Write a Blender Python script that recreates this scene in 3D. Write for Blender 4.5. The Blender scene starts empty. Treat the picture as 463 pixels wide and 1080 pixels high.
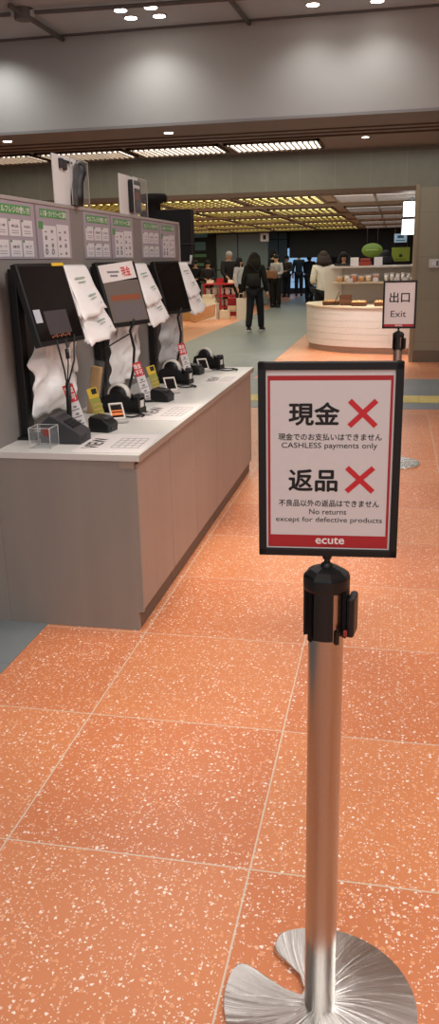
import bpy, bmesh, math, random
from mathutils import Vector, Matrix, Euler
random.seed(7)
S = bpy.context.scene
COL = S.collection
R = math.radians
PI = math.pi

# ------------------------------------------------------------------ camera
EYE = Vector((0, 0, 1.5))
pitch, yaw, roll = R(16.93), R(11.98), R(-1.32)
fw = Vector((-math.sin(yaw)*math.cos(pitch), math.cos(yaw)*math.cos(pitch), -math.sin(pitch)))
r0 = Vector((math.cos(yaw), math.sin(yaw), 0)); u0 = r0.cross(fw)
rt = r0*math.cos(roll) + u0*math.sin(roll); up = -r0*math.sin(roll) + u0*math.cos(roll)
cd = bpy.data.cameras.new('camera'); cam = bpy.data.objects.new('camera', cd); COL.objects.link(cam)
M3 = Matrix((rt, up, -fw)).transposed()
cam.matrix_world = Matrix.Translation(EYE) @ M3.to_4x4()
cd.sensor_fit = 'VERTICAL'; cd.sensor_height = 36; cd.lens = 36*869/1080
cd.clip_start = .05; cd.clip_end = 200
S.camera = cam

# ------------------------------------------------------------------ exposure, world, lights
S.view_settings.view_transform = 'Standard'; S.view_settings.look = 'None'
S.view_settings.gamma = 1; S.view_settings.use_curve_mapping = False
S.view_settings.exposure = 0.60
W = bpy.data.worlds.new('world'); S.world = W; W.use_nodes = True
W.node_tree.nodes['Background'].inputs[0].default_value = (.95, .97, 1, 1)
W.node_tree.nodes['Background'].inputs[1].default_value = .45

def area(name, loc, sx, sy, power, col=(1, .97, .94), rot=(0, 0, 0)):
    l = bpy.data.lights.new(name, 'AREA'); l.shape = 'RECTANGLE'; l.size = sx; l.size_y = sy
    l.energy = power; l.color = col
    o = bpy.data.objects.new(name, l); o.location = loc; o.rotation_euler = rot; COL.objects.link(o); return o
def spot(name, loc, power, ang=60, blend=.6, col=(1, .91, .76), rad=.05, rot=(0, 0, 0)):
    l = bpy.data.lights.new(name, 'SPOT'); l.energy = power; l.spot_size = R(ang); l.spot_blend = blend
    l.color = col; l.shadow_soft_size = rad
    o = bpy.data.objects.new(name, l); o.location = loc; o.rotation_euler = rot; COL.objects.link(o); return o
# unseen fill lights added over the near hall; ceiling luminaires of the far hall
area('hall_fill_light', (.4, -1.6, 3.88), 4, 3, 75)
area('hall_fill_light', (.9, 2.6, 3.88), 1.2, 1.2, 55)
area('hall_fill_light', (3.3, 4.4, 3.88), 3, 4.5, 85)
area('hall_fill_light', (-2.4, 6.0, 3.88), 2.5, 3, 30)
area('lobby_luminaire', (-1.5, 11.9, 2.93), 5, .8, 20, (1, .96, .9))
area('concourse_luminaire', (-2.2, 15.5, 2.39), 5, 3, 40, (.92, .97, 1))
area('concourse_luminaire', (-3.2, 21, 2.39), 6, 5, 44, (.90, .96, 1))
area('concourse_luminaire', (-3.2, 26.5, 2.39), 6, 4, 34, (.90, .96, 1))
area('deep_concourse_luminaire', (-3.5, 35, 2.70), 5, 6, 40, (.85, .93, 1))
for x, y, p, a in ((-.62, 4.0, 240, 25), (-.85, 2.65, 150, 26), (-.1, 1.75, 25, 34), (-.55, 5.4, 140, 28), (-1.15, 3.4, 42, 26),
                (-1.15, 4.4, 42, 26), (-1.1, 5.4, 42, 26), (.5, 3.5, 60, 30), (.3, 6.8, 80, 40), (-.9, 1.4, 25, 40)):
    spot('ceiling_downlight', (x, y, 3.86), p, a, .9)
for x, y, p in ((-2.62, 9.16, 22), (-.92, 9.16, 15), (-.26, 9.16, 17), (-4.45, 9.16, 30)):
    spot('wall_washer', (x, y, 3.87), p, 130, 1, (1, 1, .98), rot=(R(8), 0, 0))
for x, y in ((-2.63, 10.05), (-4.64, 10.0), (-.44, 11.5)):
    spot('soffit_downlight', (x, y, 2.94), 16, 90, .8)
for x, y, p in ((-4.7, 21.2, 90), (-5.0, 24.0, 110), (-.6, 13.3, 70), (.1, 13.3, 60), (-1.0, 13.4, 75)):
    spot('shop_spot', (x, y, 2.38), p, 80, .8, (1, .95, .87))

# ------------------------------------------------------------------ materials
def lin(c):
    return tuple(((v/255)/12.92 if v/255 <= .04045 else ((v/255+.055)/1.055)**2.4) for v in c) + (1,)
MATS = {}
def mat(name, col, rough=.5, metal=0, noise=.0, scale=20, bump=0, emit=0, trans=0, alpha=1, stretch=None, coat=0, ior=1.45):
    if name in MATS: return MATS[name]
    m = bpy.data.materials.new(name); m.use_nodes = True; nt = m.node_tree; N = nt.nodes; L = nt.links
    b = N['Principled BSDF']; c = lin(col)
    b.inputs['Base Color'].default_value = c; b.inputs['Roughness'].default_value = rough
    b.inputs['Metallic'].default_value = metal; b.inputs['IOR'].default_value = ior
    if coat: b.inputs['Coat Weight'].default_value = coat; b.inputs['Coat Roughness'].default_value = .05
    if trans: b.inputs['Transmission Weight'].default_value = trans
    if alpha < 1: b.inputs['Alpha'].default_value = alpha
    if emit: b.inputs['Emission Color'].default_value = c; b.inputs['Emission Strength'].default_value = emit
    if noise or bump:
        tc = N.new('ShaderNodeTexCoord'); mp = N.new('ShaderNodeMapping'); nz = N.new('ShaderNodeTexNoise')
        L.new(tc.outputs['Object'], mp.inputs[0]); L.new(mp.outputs[0], nz.inputs['Vector'])
        nz.inputs['Scale'].default_value = scale; nz.inputs['Detail'].default_value = 4
        if stretch: mp.inputs['Scale'].default_value = stretch
        if noise:
            mx = N.new('ShaderNodeMix'); mx.data_type = 'RGBA'
            mx.inputs[6].default_value = tuple(v*(1-noise) for v in c[:3])+(1,)
            mx.inputs[7].default_value = tuple(min(1, v*(1+noise)) for v in c[:3])+(1,)
            L.new(nz.outputs[0], mx.inputs[0]); L.new(mx.outputs[2], b.inputs['Base Color'])
        if bump:
            bp = N.new('ShaderNodeBump'); bp.inputs['Strength'].default_value = bump; bp.inputs['Distance'].default_value = .01
            L.new(nz.outputs[0], bp.inputs['Height']); L.new(bp.outputs[0], b.inputs['Normal'])
    MATS[name] = m; return m

def math_node(nt, op, a, b=None, c=None):
    n = nt.nodes.new('ShaderNodeMath'); n.operation = op
    for i, v in enumerate((a, b, c)):
        if v is None: continue
        if isinstance(v, (int, float)): n.inputs[i].default_value = v
        else: nt.links.new(v, n.inputs[i])
    return n.outputs[0]
def mixc(nt, f, a, b):
    n = nt.nodes.new('ShaderNodeMix'); n.data_type = 'RGBA'
    for i, v in ((0, f), (6, a), (7, b)):
        if isinstance(v, (int, float)): n.inputs[i].default_value = v
        elif isinstance(v, tuple): n.inputs[i].default_value = v
        else: nt.links.new(v, n.inputs[i])
    return n.outputs[2]
def terrazzo():
    m = bpy.data.materials.new('orange_terrazzo'); m.use_nodes = True; nt = m.node_tree; N = nt.nodes; L = nt.links
    b = N['Principled BSDF']
    tc = N.new('ShaderNodeTexCoord'); sp = N.new('ShaderNodeSeparateXYZ'); L.new(tc.outputs['Object'], sp.inputs[0])
    u = math_node(nt, 'DIVIDE', math_node(nt, 'ADD', sp.outputs[0], .31), .672)
    v = math_node(nt, 'DIVIDE', math_node(nt, 'SUBTRACT', sp.outputs[1], 1.735), .661)
    cu, cv = math_node(nt, 'FLOOR', u), math_node(nt, 'FLOOR', v)
    du = math_node(nt, 'ABSOLUTE', math_node(nt, 'SUBTRACT', u, math_node(nt, 'ROUND', u)))
    dv = math_node(nt, 'ABSOLUTE', math_node(nt, 'SUBTRACT', v, math_node(nt, 'ROUND', v)))
    gro = math_node(nt, 'LESS_THAN', math_node(nt, 'MINIMUM', du, dv), .0034)
    cx = N.new('ShaderNodeCombineXYZ'); L.new(cu, cx.inputs[0]); L.new(cv, cx.inputs[1])
    wn = N.new('ShaderNodeTexWhiteNoise'); wn.noise_dimensions = '2D'; L.new(cx.outputs[0], wn.inputs['Vector'])
    chk = math_node(nt, 'ABSOLUTE', math_node(nt, 'MODULO', math_node(nt, 'ADD', cu, cv), 2))
    tone = math_node(nt, 'ADD', math_node(nt, 'MULTIPLY', wn.outputs['Value'], .35), math_node(nt, 'MULTIPLY', math_node(nt, 'SUBTRACT', 1, chk), .65))
    base = mixc(nt, tone, lin((195, 115, 76)), lin((208, 133, 89)))
    nz = N.new('ShaderNodeTexNoise'); nz.inputs['Scale'].default_value = 60; nz.inputs['Detail'].default_value = 5
    L.new(tc.outputs['Object'], nz.inputs['Vector'])
    nz2 = N.new('ShaderNodeTexNoise'); nz2.inputs['Scale'].default_value = 2.2; L.new(tc.outputs['Object'], nz2.inputs['Vector'])
    base = mixc(nt, math_node(nt, 'MULTIPLY', nz.outputs[0], .5), base, lin((214, 140, 92)))
    base = mixc(nt, math_node(nt, 'MULTIPLY', nz2.outputs[0], .25), base, lin((160, 78, 48)))
    # marble chips: two sizes of warped voronoi cells
    wv = N.new('ShaderNodeTexNoise'); wv.inputs['Scale'].default_value = 120; L.new(tc.outputs['Object'], wv.inputs['Vector'])
    ws = N.new('ShaderNodeVectorMath'); ws.operation = 'SCALE'; ws.inputs['Scale'].default_value = .014; L.new(wv.outputs['Color'], ws.inputs[0])
    wa = N.new('ShaderNodeVectorMath'); L.new(tc.outputs['Object'], wa.inputs[0]); L.new(ws.outputs[0], wa.inputs[1])
    for sc, th, frac, colr in ((72, .25, .25, (250, 238, 226)), (150, .30, .28, (240, 218, 200)), (60, .3, .25, (224, 156, 112))):
        vo = N.new('ShaderNodeTexVoronoi'); vo.inputs['Scale'].default_value = sc; L.new(wa.outputs[0], vo.inputs['Vector'])
        vo.voronoi_dimensions = '2D'
        sc_ = N.new('ShaderNodeSeparateColor'); L.new(vo.outputs['Color'], sc_.inputs[0])
        keep = math_node(nt, 'LESS_THAN', sc_.outputs[0], frac)
        size = math_node(nt, 'MULTIPLY', math_node(nt, 'ADD', sc_.outputs[1], .25), th)
        chip = math_node(nt, 'MULTIPLY', math_node(nt, 'LESS_THAN', vo.outputs['Distance'], size), keep)
        base = mixc(nt, math_node(nt, 'MULTIPLY', chip, .8), base, lin(colr))
    base = mixc(nt, math_node(nt, 'MULTIPLY', gro, .9), base, lin((205, 190, 172)))
    L.new(base, b.inputs['Base Color'])
    b.inputs['Roughness'].default_value = .33; b.inputs['Specular IOR Level'].default_value = .45
    return m
def tiled(name, col, col2, grout, size, off=(0, 0), axes=(0, 2), rough=.5, g=.006, noise=.5):
    m = bpy.data.materials.new(name); m.use_nodes = True; nt = m.node_tree; N = nt.nodes; L = nt.links
    b = N['Principled BSDF']; tc = N.new('ShaderNodeTexCoord'); sp = N.new('ShaderNodeSeparateXYZ'); L.new(tc.outputs['Object'], sp.inputs[0])
    u = math_node(nt, 'DIVIDE', math_node(nt, 'SUBTRACT', sp.outputs[axes[0]], off[0]), size[0])
    v = math_node(nt, 'DIVIDE', math_node(nt, 'SUBTRACT', sp.outputs[axes[1]], off[1]), size[1])
    du = math_node(nt, 'MULTIPLY', math_node(nt, 'ABSOLUTE', math_node(nt, 'SUBTRACT', u, math_node(nt, 'ROUND', u))), size[0])
    dv = math_node(nt, 'MULTIPLY', math_node(nt, 'ABSOLUTE', math_node(nt, 'SUBTRACT', v, math_node(nt, 'ROUND', v))), size[1])
    gr = math_node(nt, 'LESS_THAN', math_node(nt, 'MINIMUM', du, dv), g/2)
    cx = N.new('ShaderNodeCombineXYZ'); L.new(math_node(nt, 'FLOOR', u), cx.inputs[0]); L.new(math_node(nt, 'FLOOR', v), cx.inputs[1])
    wn = N.new('ShaderNodeTexWhiteNoise'); wn.noise_dimensions = '2D'; L.new(cx.outputs[0], wn.inputs['Vector'])
    nz = N.new('ShaderNodeTexNoise'); nz.inputs['Scale'].default_value = 7; nz.inputs['Detail'].default_value = 6; L.new(tc.outputs['Object'], nz.inputs['Vector'])
    f = math_node(nt, 'ADD', math_node(nt, 'MULTIPLY', wn.outputs['Value'], 1-noise), math_node(nt, 'MULTIPLY', nz.outputs[0], noise))
    base = mixc(nt, f, lin(col), lin(col2)); base = mixc(nt, gr, base, lin(grout))
    L.new(base, b.inputs['Base Color']); b.inputs['Roughness'].default_value = rough
    return m

# ------------------------------------------------------------------ mesh builder
class MB:
    def __init__(s): s.v = []; s.f = []; s.m = []; s.sm = []
    def raw(s, vs, fs, mi=0, M=None, smooth=False):
        o = len(s.v)
        s.v += [tuple(M @ Vector(p)) if M else tuple(p) for p in vs]
        s.f += [tuple(i+o for i in f) for f in fs]; s.m += [mi]*len(fs); s.sm += [smooth]*len(fs); return s
    def bm(s, b, mi=0, M=None, smooth=False):
        b.verts.ensure_lookup_table(); b.verts.index_update()
        s.raw([v.co.copy() for v in b.verts], [[v.index for v in f.verts] for f in b.faces], mi, M, smooth); b.free(); return s
    def box(s, x0, x1, y0, y1, z0, z1, mi=0, M=None, bev=0, seg=2):
        b = bmesh.new(); bmesh.ops.create_cube(b, size=1)
        for v in b.verts: v.co = Vector(((x0+x1)/2+v.co.x*(x1-x0), (y0+y1)/2+v.co.y*(y1-y0), (z0+z1)/2+v.co.z*(z1-z0)))
        if bev: bmesh.ops.bevel(b, geom=list(b.edges), offset=bev, segments=seg, affect='EDGES', profile=.5)
        return s.bm(b, mi, M)
    def prism(s, pts, z0, z1, mi=0, M=None, bev=0):          # polygon in xy, extruded in z
        n = len(pts)
        if not bev:
            vs = [(x, y, z0) for x, y in pts]+[(x, y, z1) for x, y in pts]
            fs = [tuple(range(n-1, -1, -1)), tuple(range(n, 2*n))]+[(i, (i+1) % n, n+(i+1) % n, n+i) for i in range(n)]
            return s.raw(vs, fs, mi, M)
        b = bmesh.new(); lo = [b.verts.new((x, y, z0)) for x, y in pts]; hi = [b.verts.new((x, y, z1)) for x, y in pts]
        b.faces.new(lo[::-1]); ft = b.faces.new(hi)
        for i in range(n): b.faces.new((lo[i], lo[(i+1) % n], hi[(i+1) % n], hi[i]))
        bmesh.ops.bevel(b, geom=list(ft.edges), offset=bev, segments=2, affect='EDGES', profile=.5)
        return s.bm(b, mi, M)
    def lathe(s, prof, n=32, mi=0, M=None, smooth=True):     # [(r,z)...]
        vs, fs = [], []
        for r, z in prof:
            for k in range(n): a = 2*PI*k/n; vs.append((r*math.cos(a), r*math.sin(a), z))
        for i in range(len(prof)-1):
            for k in range(n): k2 = (k+1) % n; fs.append((i*n+k, i*n+k2, (i+1)*n+k2, (i+1)*n+k))
        s.raw(vs, fs, mi, M, smooth)
        s.raw([vs[k] for k in range(n)], [tuple(range(n-1, -1, -1))], mi, M)
        s.raw([vs[(len(prof)-1)*n+k] for k in range(n)], [tuple(range(n))], mi, M); return s
    def tube(s, pts, r, n=8, mi=0, M=None, closed=False):
        pts = [Vector(p) for p in pts]; rs = r if isinstance(r, (list, tuple)) else [r]*len(pts)
        vs, fs = [], []; L = len(pts); ref = None
        for i, p in enumerate(pts):
            t = (pts[(i+1) % L]-pts[i-1]) if closed else (pts[min(i+1, L-1)]-pts[max(i-1, 0)])
            t.normalize()
            if ref is None: ref = t.orthogonal().normalized()
            ref = (ref-t*ref.dot(t)); ref = ref.normalized() if ref.length > 1e-6 else t.orthogonal().normalized()
            q = t.cross(ref)
            for k in range(n): a = 2*PI*k/n; vs.append(p+(ref*math.cos(a)+q*math.sin(a))*rs[i])
        for i in range(L if closed else L-1):
            j = (i+1) % L
            for k in range(n): k2 = (k+1) % n; fs.append((i*n+k, i*n+k2, j*n+k2, j*n+k))
        if not closed: fs += [tuple(range(n-1, -1, -1)), tuple(range((L-1)*n, L*n))]
        return s.raw(vs, fs, mi, M, True)
    def ball(s, c, r, mi=0, M=None, u=16, v=10):
        b = bmesh.new(); bmesh.ops.create_uvsphere(b, u_segments=u, v_segments=v, radius=1)
        rr = r if isinstance(r, (tuple, list)) else (r, r, r)
        for w in b.verts: w.co = Vector((c[0]+w.co.x*rr[0], c[1]+w.co.y*rr[1], c[2]+w.co.z*rr[2]))
        return s.bm(b, mi, M, True)
    def sheet(s, fn, nu, nv, th, mi=0, M=None):               # thick surface from fn(u,v)->xyz
        P = [[Vector(fn(i/nu, j/nv)) for i in range(nu+1)] for j in range(nv+1)]
        b = bmesh.new(); G = [[b.verts.new(p) for p in row] for row in P]
        for j in range(nv):
            for i in range(nu): b.faces.new((G[j][i], G[j][i+1], G[j+1][i+1], G[j+1][i]))
        bmesh.ops.recalc_face_normals(b, faces=b.faces); bmesh.ops.solidify(b, geom=list(b.faces), thickness=th)
        return s.bm(b, mi, M, True)
    def mesh(s, name, mats):
        me = bpy.data.meshes.new(name); me.from_pydata(s.v, [], s.f)
        for m in (mats if isinstance(mats, (list, tuple)) else [mats]): me.materials.append(m)
        me.polygons.foreach_set('material_index', s.m); me.polygons.foreach_set('use_smooth', s.sm); me.update()
        b = bmesh.new(); b.from_mesh(me); bmesh.ops.recalc_face_normals(b, faces=b.faces); b.to_mesh(me); b.free()
        return me
    def build(s, name, mats, parent=None, loc=None, rot=None, label=None):
        o = bpy.data.objects.new(name, s.mesh(name, mats)); COL.objects.link(o)
        if parent: o.parent = parent
        if loc: o.location = loc
        if rot: o.rotation_euler = rot
        if label: o['label'] = label
        return o
def tag(o, label, cat, group=None, kind=None):
    o['label'] = label; o['category'] = cat
    if group: o['group'] = group
    if kind: o['kind'] = kind
    return o
def thing(name, label, cat, loc=(0, 0, 0), rz=0, group=None, rot=None):
    o = bpy.data.objects.new(name, None); COL.objects.link(o); o.location = loc
    o.rotation_euler = rot or (0, 0, rz); o.empty_display_size = .1
    return tag(o, label, cat, group)
def struct(o): o['kind'] = 'structure'; return o
KIDS = {}
def kids(o): return [c for c in bpy.data.objects if c.parent == o]
def dup(root, loc=None, rz=None, label=None, group=None):
    r = root.copy(); COL.objects.link(r)
    if loc is not None: r.location = loc
    if rz is not None: r.rotation_euler[2] = rz
    if label: r['label'] = label
    if group: r['group'] = group
    for c in kids(root):
        d = c.copy(); COL.objects.link(d); d.parent = r
        for g in kids(c):
            e = g.copy(); COL.objects.link(e); e.parent = d
    return r
def frame(o, x, y, z):   # matrix from origin and three axis vectors
    return Matrix((Vector(x), Vector(y), Vector(z))).transposed().to_4x4() if o is None else Matrix.Translation(o) @ Matrix((Vector(x), Vector(y), Vector(z))).transposed().to_4x4()

# writing: flat lettering cut to a box  (x right, y up in its own plane)
_tx = {}
def letters(txt, bold=0):
    if (txt, bold) in _tx: return _tx[(txt, bold)]
    cu = bpy.data.curves.new('t', 'FONT'); cu.body = txt; cu.resolution_u = 3; cu.offset = bold
    o = bpy.data.objects.new('t', cu); COL.objects.link(o)
    dg = bpy.context.evaluated_depsgraph_get(); dg.update()
    me = bpy.data.meshes.new_from_object(o.evaluated_get(dg))
    vs = [v.co.copy() for v in me.vertices]; fs = [tuple(p.vertices) for p in me.polygons]
    bpy.data.objects.remove(o); bpy.data.curves.remove(cu); bpy.data.meshes.remove(me)
    _tx[(txt, bold)] = (vs, fs); return vs, fs
def text_in(mb, txt, x0, x1, y0, y1, z, mi, M=None, bold=0, fit=True):
    if bold:
        w = bold*(y1-y0)*.9
        for q, (ox, oy) in enumerate(((-w, 0), (w, 0), (0, -w), (0, w), (0, 0))):
            text_in(mb, txt, x0+w+ox, x1-w+ox, y0+w+oy, y1-w+oy, z+q*2e-6, mi, M, 0)
        return
    vs, fs = letters(txt, 0)
    if not vs: return
    a, b = min(v.x for v in vs), max(v.x for v in vs); c, d = min(v.y for v in vs), max(v.y for v in vs)
    sx, sy = (x1-x0)/(b-a), (y1-y0)/(d-c)
    mb.raw([(x0+(v.x-a)*sx, y0+(v.y-c)*sy, z) for v in vs], fs, mi, M)
FACE_CAM = Matrix(((1, 0, 0, 0), (0, 0, -1, 0), (0, 1, 0, 0), (0, 0, 0, 1)))     # plane xy -> xz, looking to -Y
FACE_AISLE = Matrix(((0, 0, 1, 0), (1, 0, 0, 0), (0, 1, 0, 0), (0, 0, 0, 1)))    # plane xy -> yz, looking to +X

# ------------------------------------------------------------------ palette
floor_m = terrazzo()
grey_pave = tiled('grey_paving', (108, 114, 117), (128, 133, 135), (100, 102, 102), (.45, .45), axes=(0, 1), rough=.42, g=.004, noise=.75)
tactile = tiled('tactile_paving', (200, 178, 96), (214, 192, 110), (160, 140, 80), (.3, .3), axes=(0, 1), rough=.5)
wall_tile = tiled('lintel_stone_tile', (104, 103, 88), (126, 124, 106), (128, 126, 110), (.50, .48), off=(.1, .02), rough=.4, g=.008, noise=.7)
pier_tile = tiled('pier_stone_tile', (128, 120, 100), (142, 133, 112), (110, 102, 86), (.9, .6), off=(.29, .3), rough=.45, g=.004, noise=.7)
plaster = mat('grey_plaster', (167, 166, 163), .85, noise=.03, scale=3)
ceil_m = mat('ceiling_paint', (188, 196, 202), .9, noise=.03, scale=2)
soffit_m = mat('soffit_panel', (134, 132, 131), .7, noise=.04, scale=2)
brown_trim = mat('bronze_trim', (92, 72, 54), .5, .3)
tan_trim = mat('tan_trim', (140, 124, 98), .5)
dark_wall = mat('dark_wall', (16, 18, 24), .6, noise=.2, scale=1)
teal_wall = tiled('teal_panel_wall', (112, 134, 142), (126, 148, 154), (60, 72, 78), (2.0, 1.2), off=(-3.4, 0), rough=.5, g=.05)
far_ceil = mat('far_ceiling', (176, 168, 156), .8, noise=.05, scale=2)
beam_m = mat('ceiling_beam', (150, 138, 118), .7)
wood_grey = mat('greyed_wood_laminate', (140, 130, 122), .5, noise=.10, scale=14, stretch=(1, 1, .05))
wood_front = mat('greyed_wood_front', (156, 134, 122), .48, noise=.08, scale=16, stretch=(1, 1, .05))
kick_m = mat('kick_board', (98, 78, 66), .5)
top_m = mat('white_worktop', (206, 203, 198), .32, noise=.03, scale=6)
edge_m = mat('worktop_edge', (150, 132, 120), .5)
panel_m = mat('grey_partition', (127, 120, 116), .6, noise=.04, scale=8)
panel_cap = mat('partition_cap', (160, 152, 148), .5)
black = mat('black_plastic', (17, 16, 17), .42, noise=.1, scale=60)
black_gl = mat('black_gloss', (12, 12, 13), .18)
black_frame = mat('black_frame', (9, 8, 8), .5)
dkgrey = mat('dark_grey_plastic', (52, 50, 54), .5, noise=.05, scale=80)
steel = None
white_p = mat('white_paper', (214, 206, 204), .55)
sign_p = mat('sign_paper', (210, 200, 198), .35)
red_ink = mat('red_ink', (168, 34, 40), .4)
red_mark = mat('red_cross_ink', (196, 36, 44), .4)
black_ink = mat('black_ink', (16, 13, 14), .5)
white_ink = mat('white_ink', (236, 226, 222), .4)
grey_ink = mat('grey_ink', (120, 116, 120), .6)
green_ink = mat('green_ink', (84, 142, 84), .5)
poster_p = mat('poster_backing', (158, 146, 154), .5)
sheet_p = mat('poster_sheet', (206, 200, 202), .5)
yellow = mat('yellow_card', (214, 176, 44), .5)
orange = mat('orange_band', (226, 120, 56), .5)
ygreen = mat('olive_card', (150, 148, 62), .5)
tapewhite = mat('tape_roll_white', (206, 200, 192), .45)
card_m = mat('cardboard', (176, 136, 86), .7, noise=.1, scale=12)
pale_box = mat('cream_carton', (222, 205, 180), .6)
red_m = mat('red_lacquer', (158, 28, 34), .4)
bag_m = mat('white_polythene', (236, 232, 230), .35, noise=.03, scale=9)
clearbag = mat('clear_polythene', (230, 228, 228), .15, alpha=.45)
bagprint = mat('bag_print', (150, 164, 152), .5)
clear = mat('clear_acrylic', (240, 244, 246), .04, alpha=.05)
frost = mat('white_acrylic', (222, 220, 218), .25)
cable_m = mat('black_cable', (14, 13, 14), .5)
pipe_m = mat('painted_pipe', (100, 96, 95), .6)
bulb_m = mat('downlight_glow', (255, 248, 238), .5, emit=14)
rim_m = mat('downlight_rim', (190, 186, 182), .5)
louv_glow = mat('louvre_glow', (255, 248, 236), .5, emit=3.2)
far_glow = mat('far_louvre_glow', (255, 242, 165), .5, emit=1.5)
slat_m = mat('louvre_slat', (120, 104, 86), .6)
slat_y = mat('yellow_louvre_slat', (120, 104, 50), .6)
lit_sign = mat('lit_panel', (255, 255, 252), .5, emit=2.2)
counter_w = mat('counter_white', (222, 214, 208), .5)
cream_top = mat('cream_worktop', (224, 204, 176), .4)
basket_m = mat('wicker', (104, 64, 40), .8, noise=.35, scale=120, bump=.5)
bread = mat('bread_crust', (206, 150, 92), .6, noise=.25, scale=30)
pack = mat('clear_pack', (232, 224, 216), .25, alpha=.75)

def make_steel():
    m = bpy.data.materials.new('brushed_steel'); m.use_nodes = True; nt = m.node_tree; N = nt.nodes; L = nt.links
    b = N['Principled BSDF']; b.inputs['Metallic'].default_value = 1; b.inputs['Roughness'].default_value = .26
    b.inputs['Base Color'].default_value = lin((182, 176, 170)); b.inputs['Anisotropic'].default_value = .5
    tc = N.new('ShaderNodeTexCoord'); mp = N.new('ShaderNodeMapping'); mp.inputs['Scale'].default_value = (300, 300, 4)
    nz = N.new('ShaderNodeTexNoise'); L.new(tc.outputs['Object'], mp.inputs[0]); L.new(mp.outputs[0], nz.inputs['Vector'])
    nz.inputs['Scale'].default_value = 1
    mr = N.new('ShaderNodeMapRange'); mr.inputs[3].default_value = .22; mr.inputs[4].default_value = .28
    L.new(nz.outputs[0], mr.inputs[0]); L.new(mr.outputs[0], b.inputs['Roughness'])
    return m
steel = make_steel()
def make_swirl():      # radially brushed disc
    m = bpy.data.materials.new('radially_brushed_steel'); m.use_nodes = True; nt = m.node_tree; N = nt.nodes; L = nt.links
    b = N['Principled BSDF']; b.inputs['Metallic'].default_value = 1
    b.inputs['Base Color'].default_value = lin((228, 226, 222)); b.inputs['Anisotropic'].default_value = .75
    tg = N.new('ShaderNodeTangent'); tg.direction_type = 'RADIAL'; tg.axis = 'Z'; L.new(tg.outputs[0], b.inputs['Tangent']); b.inputs['Anisotropic Rotation'].default_value = .25
    tc = N.new('ShaderNodeTexCoord'); sp = N.new('ShaderNodeSeparateXYZ'); L.new(tc.outputs['Object'], sp.inputs[0])
    an = math_node(nt, 'ARCTAN2', sp.outputs[1], sp.outputs[0])
    r = math_node(nt, 'SQRT', math_node(nt, 'ADD', math_node(nt, 'MULTIPLY', sp.outputs[0], sp.outputs[0]), math_node(nt, 'MULTIPLY', sp.outputs[1], sp.outputs[1])))
    cb = N.new('ShaderNodeCombineXYZ')
    L.new(math_node(nt, 'ADD', math_node(nt, 'MULTIPLY', an, 9), math_node(nt, 'MULTIPLY', r, 14)), cb.inputs[0]); L.new(math_node(nt, 'MULTIPLY', r, 2.5), cb.inputs[1])
    nz = N.new('ShaderNodeTexNoise'); nz.inputs['Scale'].default_value = 1.2; nz.inputs['Detail'].default_value = 6; L.new(cb.outputs[0], nz.inputs['Vector'])
    mr = N.new('ShaderNodeMapRange'); mr.inputs[3].default_value = .14; mr.inputs[4].default_value = .36
    L.new(nz.outputs[0], mr.inputs[0]); L.new(mr.outputs[0], b.inputs['Roughness'])
    bp = N.new('ShaderNodeBump'); bp.inputs['Strength'].default_value = .22; bp.inputs['Distance'].default_value = .01
    L.new(nz.outputs[0], bp.inputs['Height']); L.new(bp.outputs[0], b.inputs['Normal'])
    return m
swirl = make_swirl()

# ================================================================== THE SETTING
struct(MB().box(-12, 6, -4, 42, -.1, 0).build('floor', floor_m))
struct(MB().box(-9, -1.43, -4, 3.40, 0, .003).build('floor_paving_left', grey_pave))
struct(MB().box(-3.95, -1.80, 6.6, 41.9, 0, .003).build('floor_corridor_paving', grey_pave))
struct(MB().box(-1.80, 6, 8.62, 10.86, 0, .003).build('floor_cross_paving', grey_pave))
struct(MB().box(-1.80, 6, 9.02, 9.47, .003, .008).build('floor_tactile_strip', tactile))
ZC, ZS, YB, YW = 3.91, 2.97, 9.63, 12.70
struct(MB().box(-12, 6, -4, YB, ZC, ZC+.1).build('ceiling', ceil_m))
b = MB().box(-12, 6, YB, YB+.15, ZS, ZC+.1); struct(b.build('wall_bulkhead', plaster))
b = MB()
b.box(-12, 6, YB, 10.43, ZS-.03, ZS); b.box(-12, 6, 10.47, 10.70, ZS-.03, ZS); b.box(-12, 6, 10.74, 10.97, ZS-.03, ZS)
b.box(-12, 6, YB+.01, YW, ZS, ZS+.1)
struct(b.build('ceiling_soffit', soffit_m))
b = MB(); b.box(-12, 6, 10.428, 10.45, ZS-.045, ZS); b.box(-12, 6, 10.70, 10.72, ZS-.045, ZS); b.box(-12, 6, 10.97, 11.0, ZS-.05, ZS)
struct(b.build('trim_soffit', brown_trim))
# thin shadow-gap bead where ceiling meets bulkhead
struct(MB().box(-12, 6, YB-.03, YB, ZC-.02, ZC).build('trim_ceiling', pipe_m))
# the wall with the wide opening
b = MB(); b.box(-12, 6, YW, YW+.35, 2.43, ZS); struct(b.build('wall_lintel', wall_tile))
b = MB(); b.box(.29, 6, YW, YW+.35, .17, 2.43); struct(b.build('wall_right_pier', pier_tile))
struct(MB().box(.285, 6, YW-.012, YW+.36, 0, .17).build('baseboard_right', mat('pier_base', (104, 90, 76), .5)))
b = MB(); b.box(-12, -6.6, YW, YW+.35, 0, 2.43); struct(b.build('wall_left_pier', pier_tile))
b = MB(); b.box(.235, .29, YW-.015, YW+.36, 0, 2.47); struct(b.build('trim_opening_jamb', tan_trim))
b = MB(); b.box(-6.6, .235, YW-.015, YW+.36, 2.39, 2.45); struct(b.build('trim_opening_head', brown_trim))
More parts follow.
